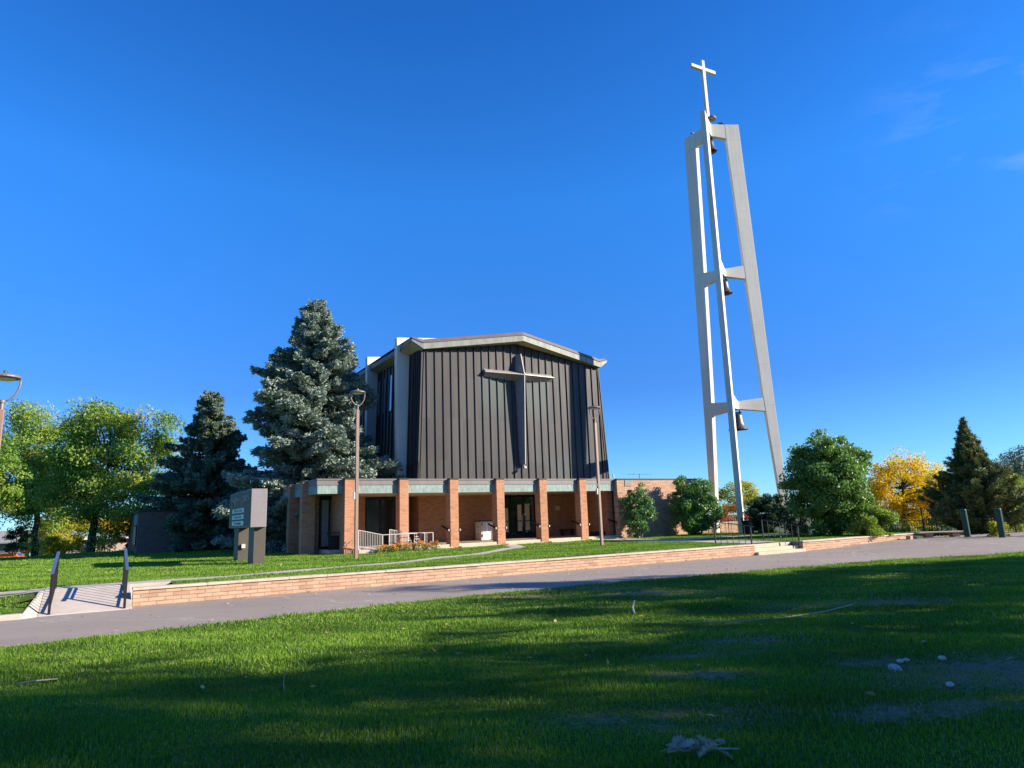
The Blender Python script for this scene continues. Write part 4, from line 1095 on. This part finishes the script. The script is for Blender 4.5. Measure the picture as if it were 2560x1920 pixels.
# deciduous trees on the left lawn
G1 = 'green trees on the left lawn'
deciduous('ash_tree', 'broad green ash tree with a leaning forked trunk on the left lawn', 'tree', (-36.0, 58.5, -3.0), (-34.4, 58.8, 5.4), (5.5, 4.7, 6.5), 52000, .20, M['ash'], 'bark_dark', .33, 5, 190, .22, .25, G1, gap=.45, bias=.15)
deciduous('ash_tree', 'green tree with a straight dark trunk, second from the left edge', 'tree', (-43.6, 63.4, -3.8), (-44.9, 63.6, 5.7), (5.5, 4.7, 6.5), 48000, .20, M['ash'], 'bark_dark', .30, 9, 180, .22, .3, G1, gap=.45, bias=.05)
deciduous('ash_tree', 'slim young tree with dark foliage at the left edge of the picture', 'tree', (-33.6, 45., -1.5), (-33.7, 45., 3.2), (1.7, 1.7, 3.0), 7000, .15, M['ash'], 'bark_dark', .08, 12, 50, .28, .5, G1, gap=.2, bias=-.4)
G2 = 'small yellow-green trees at the far left'
deciduous('yellow_tree', 'small yellow and green tree between the two left trunks', 'tree', (-49.5, 76.7, -3.6), (-50.4, 76.7, .0), (3.2, 2.7, 2.9), 13000, .19, M['yelgreen'], 'bark', .12, 31, 80, .28, .5, G2)
deciduous('yellow_tree', 'golden small tree just left of the leaning trunk', 'tree', (-47., 80., -3.7), (-47., 80., .2), (3.0, 2.5, 2.7), 12000, .19, M['yellow'], 'bark', .12, 32, 45, .28, .5, G2)
deciduous('yellow_tree', 'yellow-green bushy tree just right of the leaning trunk', 'tree', (-43.6, 76.5, -3.6), (-43.6, 76.5, -.5), (2.5, 2.3, 2.3), 9000, .19, M['yellow'], 'bark', .12, 33, 40, .28, .5, G2)
G3 = 'low bushes at the far edge of the left lawn'
for i, (x, y, z, r, h, mt, lb) in enumerate((
        (-38.8, 66., -1.9, 1.5, 1.5, 'olive', 'green bush right of the leaning trunk at the edge of the left lawn'),
        (-43.6, 66., -1.9, 1.3, 1.3, 'yelgreen', 'pale bush left of the leaning trunk at the edge of the left lawn'),
        (-36.5, 66., -1.9, 1.0, 1.2, 'red', 'reddish bush before the white roof, left of the low brick building'),
        (-45.0, 62.5, -1.55, 1.0, 1.5, 'dark_shrub', 'dark conical bush right of the straight tree trunk'))):
    deciduous('bush', lb, 'bush', (x, y, z), (x, y, z+h*.8), (r, r, h), 2600, .15, M[mt], 'bark', .04, 50+i, 26, .34, .5, G3, stems=4)
# shrubs by the wing and the tower
G4 = 'shrubs between the portico and the bollards'
deciduous('shrub', 'slim many-stemmed shrub against the sunlit brick wing', 'shrub', W(18.75, -1.0, -1.45), tuple(np.array(W(18.75, -1.0, .35))), (1.10, .9, 1.75), 15000, .10, M['viburnum'], 'bark', .04, 61, 150, .2, .5, G4, stems=6, shell=.3)
deciduous('shrub', 'tall rounded glossy shrub at the right end of the brick wing', 'shrub', W(23.2, -1.7, -1.45), tuple(np.array(W(23.2, -1.7, .30))), (1.75, 1.45, 2.1), 32000, .115, M['lilac'], 'bark', .05, 62, 220, .18, .5, G4, stems=7, shell=.45)
deciduous('shrub', 'low dark shrub in front of the right tower leg', 'shrub', W(26.3, -4.9, -1.5), tuple(np.array(W(26.3, -4.9, -.2))), (1.45, 1.25, 1.45), 20000, .11, M['dark_shrub'], 'bark', .05, 63, 150, .2, .5, G4, stems=6, shell=.3)
deciduous('shrub', 'big dense green shrub right of the bell tower', 'shrub', (17.5, 38.4, -1.5), (17.4, 38.4, 1.15), (2.55, 2.2, 3.05), 60000, .135, M['big_shrub'], 'bark', .08, 64, 300, .17, .5, G4, stems=8, shell=.4, bias=.4)
deciduous('shrub', 'low light green shrub at the right foot of the big dense shrub', 'shrub', (18.75, 37.0, -1.55), (18.9, 37.0, -.8), (1.3, 1., 1.0), 14000, .11, M['ash'], 'bark', .04, 65, 45, .3, .5, G4, stems=6, bias=-.5)
deciduous('shrub', 'thin twiggy shrub between the right tower leg and the big shrub', 'shrub', (15.6, 39.3, -1.5), (15.6, 39.3, -.55), (.85, .8, 1.1), 1500, .12, M['dark_shrub'], 'bark', .03, 66, 40, .26, .5, G4, stems=9)
# yellow tree and the far right
deciduous('honey_locust', 'bright yellow honey locust behind the black fence', 'tree', (25.2, 45.6, -2.4), (25.6, 45.6, .85), (3.2, 2.7, 2.9), 20000, .125, M['yellow'], 'bark_dark', .16, 71, 130, .21, .2, 'yellow trees beyond the tower', gap=.5)
deciduous('honey_locust', 'small yellow tree seen between the legs of the bell tower', 'tree', (21.9, 68., -3.2), (21.9, 68., 1.4), (2.5, 2.3, 1.7), 6000, .17, M['yelgreen'], 'bark', .12, 72, 45, .28, .5, 'yellow trees beyond the tower', bias=.6)
deciduous('bush', 'red autumn bush behind the tower fence', 'bush', (17.6, 58., -2.6), (17.6, 58., -.9), (1.5, 1.2, 1.6), 4500, .15, M['red'], 'bark', .05, 73, 40, .3, .5, None, stems=5)
G5 = 'trees beyond the right end of the road'
for i, (x, y, zb_, zc, r, h, mt, n_, lb) in enumerate((
        (33.0, 56., -3.2, .2, 2.4, 3.0, 'olive', 8000, 'olive green tree between the yellow tree and the juniper'),
        (34.6, 50., -3.0, -.1, 2.9, 2.9, 'yelgreen2', 15000, 'light green leafy tree right of the juniper, behind the small lamp'),
        (31.4, 45.5, -2.5, -.3, 1.6, 2.0, 'olive', 7000, 'brownish green bush tree close behind the right side of the juniper'),
        (40.5, 60., -3.2, -.2, 3.0, 3.0, 'olive', 9000, 'far olive tree at the right edge of the picture'),
        (27.6, 57., -3.2, -.7, 2.4, 2.0, 'olive', 6000, 'low green tree behind the yellow honey locust'))):
    deciduous('leafy_tree', lb, 'tree', (x, y, zb_), (x, y, zc), (r, r*.95, h), n_, .16, M[mt], 'bark_dark', .14, 80+i, 70, .27, .4, G5)
deciduous('pine_tree', 'distant dark pine rising above the right trees', 'tree', (50.5, 70., -3.5), (50.8, 70., 2.6), (3.6, 3., 2.4), 9000, .22, M['spruce2'], 'bark_dark', .2, 88, 40, .3, .3, None)
for i, (x, y, r, h, mt, lb) in enumerate((
        (24.6, 35.9, .5, .45, 'yelgreen', 'pale small bush between the two green bollards'),
        (26.6, 35.4, .55, .5, 'yelgreen', 'yellow-leaved bush under the far right lamp'),
        (24.4, 41.0, .9, .7, 'olive', 'low green bush at the black fence, left of the tall fence panel'),
        (22.0, 40.6, .8, .6, 'olive', 'low green bush at the black fence, under the yellow tree'),
        (29.6, 41., 1.1, .9, 'olive', 'leafy bush at the fence beyond the right bollard'))):
    deciduous('bush', lb, 'bush', (x, y, -1.85), (x, y, -1.85+h*.9), (r, r, h), 1500, .10, M[mt], 'bark', .02, 95+i, 22, .36, .5, 'small bushes at the end of the road', stems=4)

# street trees to the right of the photographer: outside the picture, they throw the shade over the front lawn
G6 = 'street trees right of the picture'
SH = ((27., -1.5, 9.5, (6.5, 6.0, 7.8), 8500, .34), (31., 2.0, 13.0, (4.5, 4.0, 6.), 5200, .34), (24., 5.3, 7.0, (3.4, 2.5, 4.2), 4300, .30),
      (21., 8.0, 4.2, (3.0, 2.5, 4.0), 3300, .28), (26.5, 12.6, 4.9, (3.4, 4.0, 5.2), 9000, .32), (27., 10.4, 7.5, (1.8, 1.0, 3.6), 1500, .28),
      (29.5, 16.9, 6.7, (2.9, 2.6, 6.2), 12000, .32), (29., 20.3, 3.0, (3.2, 2.8, 4.0), 9000, .30),
      (10., -9., 11., (7., 5.5, 5.5), 8000, .42), (-4., -8., 10.5, (7., 5.5, 5.5), 8000, .42), (-17., -5., 10., (6.5, 6., 6.), 6000, .42), (20., -14., 11., (7., 7., 7.), 6000, .45))  # trees behind the camera, added to block sky light over the front lawn
for i, (x, y, zc, r, n_, ls) in enumerate(SH):
    deciduous('street_tree', 'leafy street tree out of view that shades the front lawn', 'tree', (x, y, -1.7), (x, y, zc), r, n_, ls, M['shade_leaf'], 'bark', .3, 110+i, 60, .28, .3, G6)

# ------------------------------------------------------------------ orange flowers at the portico
M['petal'] = mat_leaf('orange_petals', [(.75, .20, .02), (.80, .34, .03), (.82, .45, .06), (.70, .30, .10)], .3, .6, .2)
def flower(x, v, h, label, seed, n=14):
    g = np.random.default_rng(seed); t = thing('flower_plant', label, 'flowers', W(x, v, -1.46), 0., 'orange flowers before the white railing')
    mb = MB(); P = []
    for i in range(n):
        a = g.uniform(0, 6.28); r = g.uniform(.02, .2); e = np.array([math.cos(a)*r, math.sin(a)*r, h*g.uniform(.55, 1.)]); P.append(e)
        mb.tube([(e[0]*.2, e[1]*.2, 0), (e[0]*.6, e[1]*.6, e[2]*.6), tuple(e)], .006, 4)
    mb.build('stem', M['olive_stem'], t)
    P = np.array(P); k_ = 9; Q = np.repeat(P, k_, 0); m = len(Q)
    d = unit(g.normal(size=(m, 3))*np.array([1, 1, .35])); V, F = leaf_quads(Q+d*.035, unit(g.normal(size=(m, 3))*.4+np.array([0, -.5, 1.])), d, .075, .05)
    tri_mesh('bloom', V, F, M['petal'], np.repeat(g.random(len(P)), k_)*.7+.3*g.random(m), t)
    m = 90; Q = np.stack([g.normal(0, .12, m), g.normal(0, .12, m), g.uniform(.02, h*.7, m)], 1)
    V, F = leaf_quads(Q, unit(g.normal(size=(m, 3))+np.array([0, 0, .5])), g.normal(size=(m, 3)), .10, .035)
    tri_mesh('leaves', V, F, M['olive'], g.random(m), t)
M['olive_stem'] = mat_plain('green_stem', (.08, .13, .03), .7)
for i in range(13):
    s = i/12; u_ = 1.45+3.05*s
    where = ('at the left end of the bed' if i < 2 else 'at the right end of the bed' if i > 10 else 'below the railing corner post' if i < 4 else 'under the railing ornament' if 5 < i < 8 else 'along the middle of the bed')
    flower(u_ + random.uniform(-.08, .08), -1.42 + .1*math.sin(i*2.1), (.34 if i < 2 else .46)+.08*math.sin(i*1.7), f'clump of {"amber" if i % 3 == 0 else "orange"} flowers {where} before the white railing', 200+i, 13 + (i*5) % 6)

# ------------------------------------------------------------------ buildings on the left, car
LB = thing('low_building', 'low flat-roofed brown brick building in the shade behind the left lawn', 'building', W(-8.5, 18.75, -1.5), PSI)
q = MB(); q.box(0, 14., 0, 16., -.3, 2.84); q.build('brick_wall', M['brick_far'], LB)
q = MB(); q.box(-.06, 14.1, -.06, 16.1, 2.843, 2.98); q.build('coping', M['dark_metal'], LB)
q = MB(); q.box(-.05, -.002, 1.0, 5.5, 2.0, 2.7); q.build('fascia_panel', M['patina_grey'], LB)
for i in range(3):
    y = 1.2+1.4*i
    q = MB(); q.box(-.08, -.002, y, y+1.2, .55, 1.96); w_ = q.build('window', M['dark_metal'], LB)
    q = MB(); q.box(-.085, -.081, y+.08, y+.55, .63, 1.88); q.box(-.085, -.081, y+.65, y+1.12, .63, 1.88); q.build('pane', M['amber_glass'], w_)
q = MB(); q.box(8.2, 9.1, -.03, -.002, -.3, 1.7); q.build('door', M['fascia'], LB)
def house(loc, rz, L, D, h, rh, wall, roof, label, over=.6, windows=True):
    t = thing('house', label, 'house', loc, rz, 'houses beyond the left lawn')
    q = MB(); q.box(-L/2, L/2, -D/2, D/2, -.5, h); q.build('wall', wall, t)
    q = MB(); q.prism([(-D/2-over, h+.003), (D/2+over, h+.003), (D/2+over, h+.15), (0, h+rh), (-D/2-over, h+.15)], -L/2-over, L/2+over, 'yz'); q.build('roof', roof, t)
    if windows:
        for i in range(4):
            x = -L/2+L*(i+.5)/4
            q = MB(); q.box(x-.7, x+.7, -D/2-.05, -D/2-.002, 1.0, 2.2); w_ = q.build('window', M['white_rail'], t)
            q = MB(); q.box(x-.62, x-.03, -D/2-.056, -D/2-.052, 1.08, 2.12); q.box(x+.03, x+.62, -D/2-.056, -D/2-.052, 1.08, 2.12); q.build('pane', M['glass'], w_)
    return t
house((-74., 96., -3.8), .15, 22., 10., 2.9, 1.7, M['house_wall'], M['shingle'], 'low grey house with a shingle roof behind the orange car')
house((-56., 98., -3.8), .1, 14., 9., 2.4, .25, M['house_wall_light'], M['white_roof'], 'pinkish low house with a flat white roof behind the yellow trees', .4)
house((-40.5, 78., -3.8), .35, 11., 8., 3.2, .9, M['house_wall_light'], M['white_roof'], 'white-roofed carport house just left of the low brick building', .5, False)
# car
CA = thing('parked_car', 'bright orange hatchback parked at the far left edge', 'car', (-64.6, 88.5, -3.52), .12)
q = MB()
body = [(-2.1, .35), (2.0, .35), (2.12, .62), (2.08, .92), (1.55, 1.02), (.9, 1.05), (-1.2, 1.02), (-2.1, .82), (-2.2, .55)]
q.prism(body, -.86, .86); q.build('body', M['orange_car'], CA, bevel=.08)
cab = [(-1.0, 1.03), (1.75, 1.0), (1.55, 1.22), (1.15, 1.48), (.2, 1.54), (-.35, 1.5)]
q = MB(); q.prism(cab, -.74, .74); q.build('cabin', M['orange_car'], CA, bevel=.06)
q = MB(); q.prism([(-.75, 1.06), (1.35, 1.06), (1.05, 1.40), (.15, 1.45), (-.28, 1.42)], -.76, -.742); q.build('side_window', M['glass'], CA)
q = MB(); q.quad((1.76, -.6, 1.06), (1.76, .6, 1.06), (1.3, .55, 1.44), (1.3, -.55, 1.44)); q.build('rear_window', M['glass'], CA)
for y in (-.84, .70):
    q = MB(); q.box(2.0, 2.13, y, y+.14, .72, .90); q.build('tail_light', M['red_light'] if 'red_light' in M else M['orange_car'], CA)
for x in (-1.35, 1.3):
    for y in (-.80, .80):
        q = MB(); q.lathe([(.2, -.1), (.33, -.1), (.33, .1), (.2, .1)], 20); q.v = [(x+a, y+c, .33+b) for a, b, c in q.v]
        w_ = q.build('wheel', M['rubber'], CA); q = MB(); q.lathe([(.02, -.105), (.2, -.105), (.2, .105), (.02, .105)], 14); q.v = [(x+a, y+c, .33+b) for a, b, c in q.v]; q.build('rim', M['steel'], w_)

# ------------------------------------------------------------------ black fence right, tower garden wall
def fence(pts, h, label, gate=None):
    a0 = pts[0]; t = thing('iron_fence', label, 'fence', a0, 0., 'black iron fences')
    pk = MB(); n = 0
    for a, b in zip(pts[:-1], pts[1:]):
        A, B = Vector(a)-Vector(a0), Vector(b)-Vector(a0); L = (B-A).length; up = Vector((0, 0, 1))
        r_ = MB(); r_.bar(A+up*h, B+up*h, .035); r_.bar(A+up*.12, B+up*.12, .03); r_.build('rail', M['black_iron'], t)
        for s in range(int(L/1.8)+1):
            p = A+(B-A)*min(1, s*1.8/L); q = MB(); q.bar(p, p+up*(h+.06), .05); q.build('post', M['black_iron'], t)
        for s in range(1, int(L/.13)): p = A+(B-A)*(s*.13/L); pk.bar(p+up*.12, p+up*h, .016)
    pk.build('pickets', M['black_iron'], t)['kind'] = 'stuff'
    return t
fence([(21.0, 43.2, -1.9), (25.2, 41.6, -1.9), (29.2, 39.6, -1.95)], 1.0, 'black iron fence running under the yellow tree towards the juniper')
fence([(29.5, 42.2, -2.2), (38., 40., -2.3)], 1.1, 'black iron fence behind the right green bollard')
fence([(14.5, 53., -1.9), (19.6, 54.6, -2.1)], 1.25, 'black iron fence before the red bush beyond the tower')
t = thing('fence_panel', 'tall black iron fence panel standing above the low fence', 'fence', (23.6, 40.0, -1.75), -.4)
for x in (-.33, .33):
    q = MB(); q.bar((x, 0, 0), (x, 0, 1.62), .06); q.build('post', M['black_iron'], t)
q = MB()
for z in (.15, .95, 1.58): q.bar((-.33, 0, z), (.33, 0, z), .04)
for i in range(6): q.bar((-.24+.096*i, 0, .15), (-.24+.096*i, 0, 1.58), .02)
q.build('grille', M['black_iron'], t)
t = thing('garden_wall', 'low brick garden wall seen between the tower legs', 'wall', W(27.5, 3.2, -1.6), PSI)
q = MB(); q.box(0, 5.5, 0, .35, -.3, .75); q.build('brick_face', M['brick_pale'], t)
q = MB(); q.box(-.05, 5.55, -.05, .4, .753, .83); q.build('cap', M['stone_cap'], t)
t = thing('stone_bench', 'flat stone slab bench at the end of the brick retaining wall', 'bench', (22.9, 37.75, -1.75), -.1)
q = MB(); q.box(-1.3, 1.0, -.3, .3, .26, .33); q.build('slab', M['stone_cap'], t, bevel=.02)
for x in (-.95, .4):
    q = MB(); q.box(x, x+.35, -.22, .22, -.1, .257); q.build('support', M['brick_pale'], t)
t = MB(); t.box(-.3, .3, -.12, .12, -.05, .2); o = t.build('brick_block', M['brick_pale'], None, W(26.2, -14.0, -1.76), PSI, bevel=.01)
tag(o, 'loose block of dark bricks on the road before the right wall end', 'brick block')

# ------------------------------------------------------------------ grass
def blades(name, x, y, z, g, h, wd, dry, lean=.35, tall=None):
    n = len(x); a = g.uniform(0, 6.28, n); L = h*g.uniform(.55, 1.25, n)
    if tall is not None: L = L*tall
    w = wd*g.uniform(.7, 1.3, n)
    la = g.uniform(0, 6.28, n); le = np.abs(g.normal(0, lean, n))
    tip = np.stack([np.cos(la)*le*L, np.sin(la)*le*L, L*np.sqrt(np.clip(1-le**2*.5, .3, 1))], 1)
    B = np.stack([x, y, z-.006], 1); s = np.stack([np.cos(a), np.sin(a), np.zeros(n)], 1)*w[:, None]*.5
    M_ = B + tip*np.array([.38, .38, .58])
    V = np.stack([B-s, B+s, M_+s*.8, M_-s*.8, B+tip], 1).reshape(-1, 3)
    i = np.arange(n)*5
    F = np.concatenate([np.stack([i, i+1, i+2], 1), np.stack([i, i+2, i+3], 1), np.stack([i+3, i+2, i+4], 1)])
    rv = np.clip(.10 + .34*g.random(n) + .18*(np.sin(x*1.3+y*.7)*np.sin(y*1.9-x*.4)), 0, .66)
    rv = np.where(g.random(n) < dry, .78+.22*g.random(n), rv)
    o_ = tri_mesh(name, V, F, M['grass'], np.concatenate([rv]*3)); o_['kind'] = 'stuff'; return o_
def front_blades(name, y0, y1, dens, h, wd, seed):
    g = np.random.default_rng(seed)
    n = int(dens*(y1-y0)*(y1+y0)*.80)
    y = np.sqrt(g.uniform(y0**2, y1**2, n)); x = y*g.uniform(-.80, .80, n)
    u, v = UV(x, y)
    k_ = v < lawn_edge(u) - .01 + .05*g.normal(size=n)
    x, y, u, v = x[k_], y[k_], u[k_], v[k_]
    dn = .72 + .28*np.sin(x*3.1+y)*np.sin(y*4.3-x*1.1)
    k_ = g.random(len(x)) < np.clip(dn+.25, .4, 1)*(1-.5*np.clip(dryness(x, y), 0, 1))
    x, y, u, v = x[k_], y[k_], u[k_], v[k_]
    tall = 1 + .35*np.sin(x*1.9+.5*y)*np.sin(y*2.3) + 1.3*np.exp(-(((x-3.)/1.3)**2+((y-13.8)/.45)**2)) - .5*np.clip(dryness(x, y), 0, 1)
    blades(name, x, y, front_z(u, v), g, h, wd, dryness(x, y), .45, tall)
front_blades('front_grass', 4.4, 9.0, 3200, .046, .0062, 1)
front_blades('front_grass', 9.0, 14., 1500, .050, .0092, 2)
front_blades('front_grass', 14., 30., 520, .054, .0145, 3)
def terrace_blades(name, u0, u1, v0, v1, dens, h, wd, seed):
    g = np.random.default_rng(seed); n = int((u1-u0)*(v1-v0)*dens)
    u = g.uniform(u0, u1, n); v = g.uniform(v0, v1, n)
    k_ = np.ones(n, bool)
    for p, w in WALKS: k_ &= seg_d(u, v, p) > w/2-.02+.05*g.normal(size=n)
    k_ &= ~((u > -12.2) & (u < -8.85) & (v < -11.15))
    k_ &= ~((u > 14.5) & (u < 18.0) & (v < -12.2)) & ~((u > -1.6) & (u < 18) & (v > -.32)) & ~((u > 18) & (v > -.05))
    k_ &= ~((u > .35) & (u < 4.55) & (v > -1.15))
    k_ &= (v > -13.15) | (u < -12.2)
    u, v = u[k_], v[k_]
    x = OX+u*CP-v*SP; y = OY+u*SP+v*CP
    k_ = np.abs(x)/y < .82; x, y, u, v = x[k_], y[k_], u[k_], v[k_]
    blades(name, x, y, terrace_z(u, v), g, h, wd, np.full(len(x), .03)+.25*(g.random(len(x)) < .05), .4, 1+.25*np.sin(x*1.7)*np.sin(y*1.1))
terrace_blades('terrace_grass', -24, 30, -14.2, -6, 520, .055, .014, 11)
terrace_blades('terrace_grass', -30, 30, -6, 6, 260, .06, .02, 12)
terrace_blades('terrace_grass', -34, -2, 6, 34, 80, .065, .034, 13)

# fallen leaves on the lawn, the road and the walks: nobody could count them
def fallen(name, pts, size, seed, mat):
    g = np.random.default_rng(seed); P = np.array(pts); n = len(P)
    V, F = leaf_quads(P, unit(g.normal(0, .35, (n, 3))+np.array([0, 0, 1.])), g.normal(size=(n, 3))*np.array([1, 1, .15]), size*g.uniform(.6, 1.4, n), size*.7*g.uniform(.6, 1.3, n))
    o_ = tri_mesh(name, V, F, mat, g.random(n)); o_['kind'] = 'stuff'; return o_
M['litter'] = mat_leaf('fallen_leaf', [(.36, .22, .09), (.48, .34, .13), (.55, .44, .22), (.30, .17, .08)], .2, .8, .2)
g = np.random.default_rng(77); pts = []
for _ in range(340):
    u = g.uniform(-12, 24); v = g.uniform(-19, -13.6) if g.random() < .6 else -13.7+.12*g.normal()
    if v > lawn_edge(u): pts.append(W(u, v, float(road_z(u))+.045))
fallen('road_leaves', pts, .07, 78, M['litter'])
pts = []
for _ in range(150):
    y = math.sqrt(g.uniform(25, 500)); x = y*g.uniform(-.75, .75); u, v = UV(x, y)
    if v < lawn_edge(u)-.05: pts.append((x, y, float(front_z(u, v))+.045))
for _ in range(150):
    u = g.uniform(-22, 20); v = g.uniform(-13, -2); pts.append(W(u, v, float(terrace_z(u, v))+.07))
fallen('lawn_leaves', pts, .075, 79, M['litter'])
pts = [W(27.6+g.random()*6, g.uniform(-20, -14), -1.74+.03*g.random()) for _ in range(500)]
fallen('mulch_leaves', pts, .10, 80, M['litter'])

# ------------------------------------------------------------------ small things on the front lawn
def at_front(x, y, dz=0.): u, v = UV(x, y); return (x, y, float(front_z(u, v))+dz)
def mushroom(x, y, r, tilt, label, flat=False):
    t = thing('mushroom', label, 'mushroom', at_front(x, y, -.015), .5, 'white mushrooms in the grass')
    q = MB(); h = .5 if not flat else .28
    P = [(r*.98, -.012), (r, .0), (r*.93, r*h*.45), (r*.72, r*h*.8), (r*.4, r*h), (r*.05, r*h*1.04)]
    q.lathe(P, 16, (0, 0, .045)); o_ = q.build('cap', M['mushroom'], t, smooth=True); o_.rotation_euler = (tilt, -tilt*.6, 0)
    q = MB(); q.lathe([(r*.3, -.03), (r*.25, .05)], 8); q.build('stalk', M['mushroom'], t)
mushroom(4.17, 8.00, .036, .05, 'left one of two round white mushrooms touching each other')
mushroom(4.25, 8.02, .036, -.1, 'right one of two round white mushrooms touching each other')
mushroom(3.95, 7.72, .07, .5, 'wide tilted white mushroom cap in front of the round pair', True)
mushroom(4.62, 7.98, .04, .1, 'dull single mushroom right of the round pair')
mushroom(3.94, 6.75, .034, .3, 'small broken mushroom nearest the camera')
# dried oak twig with curled pale leaves
t = thing('dry_leaf_spray', 'pale dried twig with curled lobed leaves lying in the foreground grass', 'dead leaves', at_front(1.22, 5.22, .03), .1)
q = MB(); q.tube([(-.22, .0, .03), (-.05, .0, .055), (.12, -.01, .035), (.30, .0, .02)], [.008, .010, .007, .005], 6); q.build('twig', M['stick'], t)
M['dry_leaf'] = mat_plain('pale_dry_leaf', (.40, .36, .29), .8, 0, .25, 25.)
rnd = random.Random(4)
for i in range(13):
    cx = rnd.uniform(-.24, .16); cy = rnd.uniform(-.05, .05); a = rnd.choice((0, math.pi)) + rnd.uniform(-.9, .9); L = rnd.uniform(.09, .17); q = MB(); vs = []; fs = []
    ns = 10; cu = rnd.uniform(.5, 1.6); bend = rnd.uniform(-1.2, 1.6)
    for j in range(ns+1):
        x_ = L*j/ns; w_ = L*.30*math.sin(math.pi*(j+.4)/(ns+.9))**.7*(1. if j % 2 else .55)+.002
        zc = .25*bend*x_*x_/L
        for m_ in (-1, -.5, 0, .5, 1): vs.append((x_ + .25*w_*abs(m_), w_*m_, zc + cu*w_*m_*m_*.8 + rnd.uniform(-.003, .003)))
        if j:
            o5 = 5*j
            for m_ in range(4): fs.append((o5-5+m_, o5-4+m_, o5+1+m_, o5+m_))
    q.add(vs, fs); q.tube([(-L*.4, 0, .0), (0, 0, 0), (L*.9, 0, .25*bend*L*.8)], [.0025, .002, .001], 4)
    o_ = q.build('leaf', M['dry_leaf'], t); o_.location = (cx, cy, .02+rnd.uniform(0, .05)); o_.rotation_euler = (rnd.uniform(-.8, .8), rnd.uniform(-.5, .5), a)
def twig(pts, r, label, grp='sticks and stalks in the front lawn'):
    b = at_front(*pts[0][:2]); q = MB(); P = []
    for x, y, dz in pts: z = at_front(x, y)[2]; P.append((x-b[0], y-b[1], z-b[2]+dz))
    q.tube(P, [r*(1-.4*i/len(P)) for i in range(len(P))], 6); o_ = q.build('stick', M['stick'], None, b)
    tag(o_, label, 'stick', grp)
twig([(2.75, 11.9, .0), (3.4, 11.75, .02), (4.3, 11.8, .015), (5.1, 12.0, .03), (5.75, 12.35, .07)], .014, 'long pale fallen branch lying across the right lawn')
twig([(2.12, 13.2, .0), (2.10, 13.3, .12), (2.16, 13.4, .24)], .028, 'short pale stump of a branch standing left of the long fallen branch')
twig([(-2.60, 7.95, 0), (-2.63, 8.0, .10), (-2.62, 8.0, .17), (-2.58, 8.0, .205)], .004, 'single curved dry grass stalk in the shaded lawn')
twig([(-6.35, 9.15, .03), (-6.1, 9.1, .06), (-5.9, 9.2, .05)], .012, 'small pale twig at the left edge of the shaded lawn')
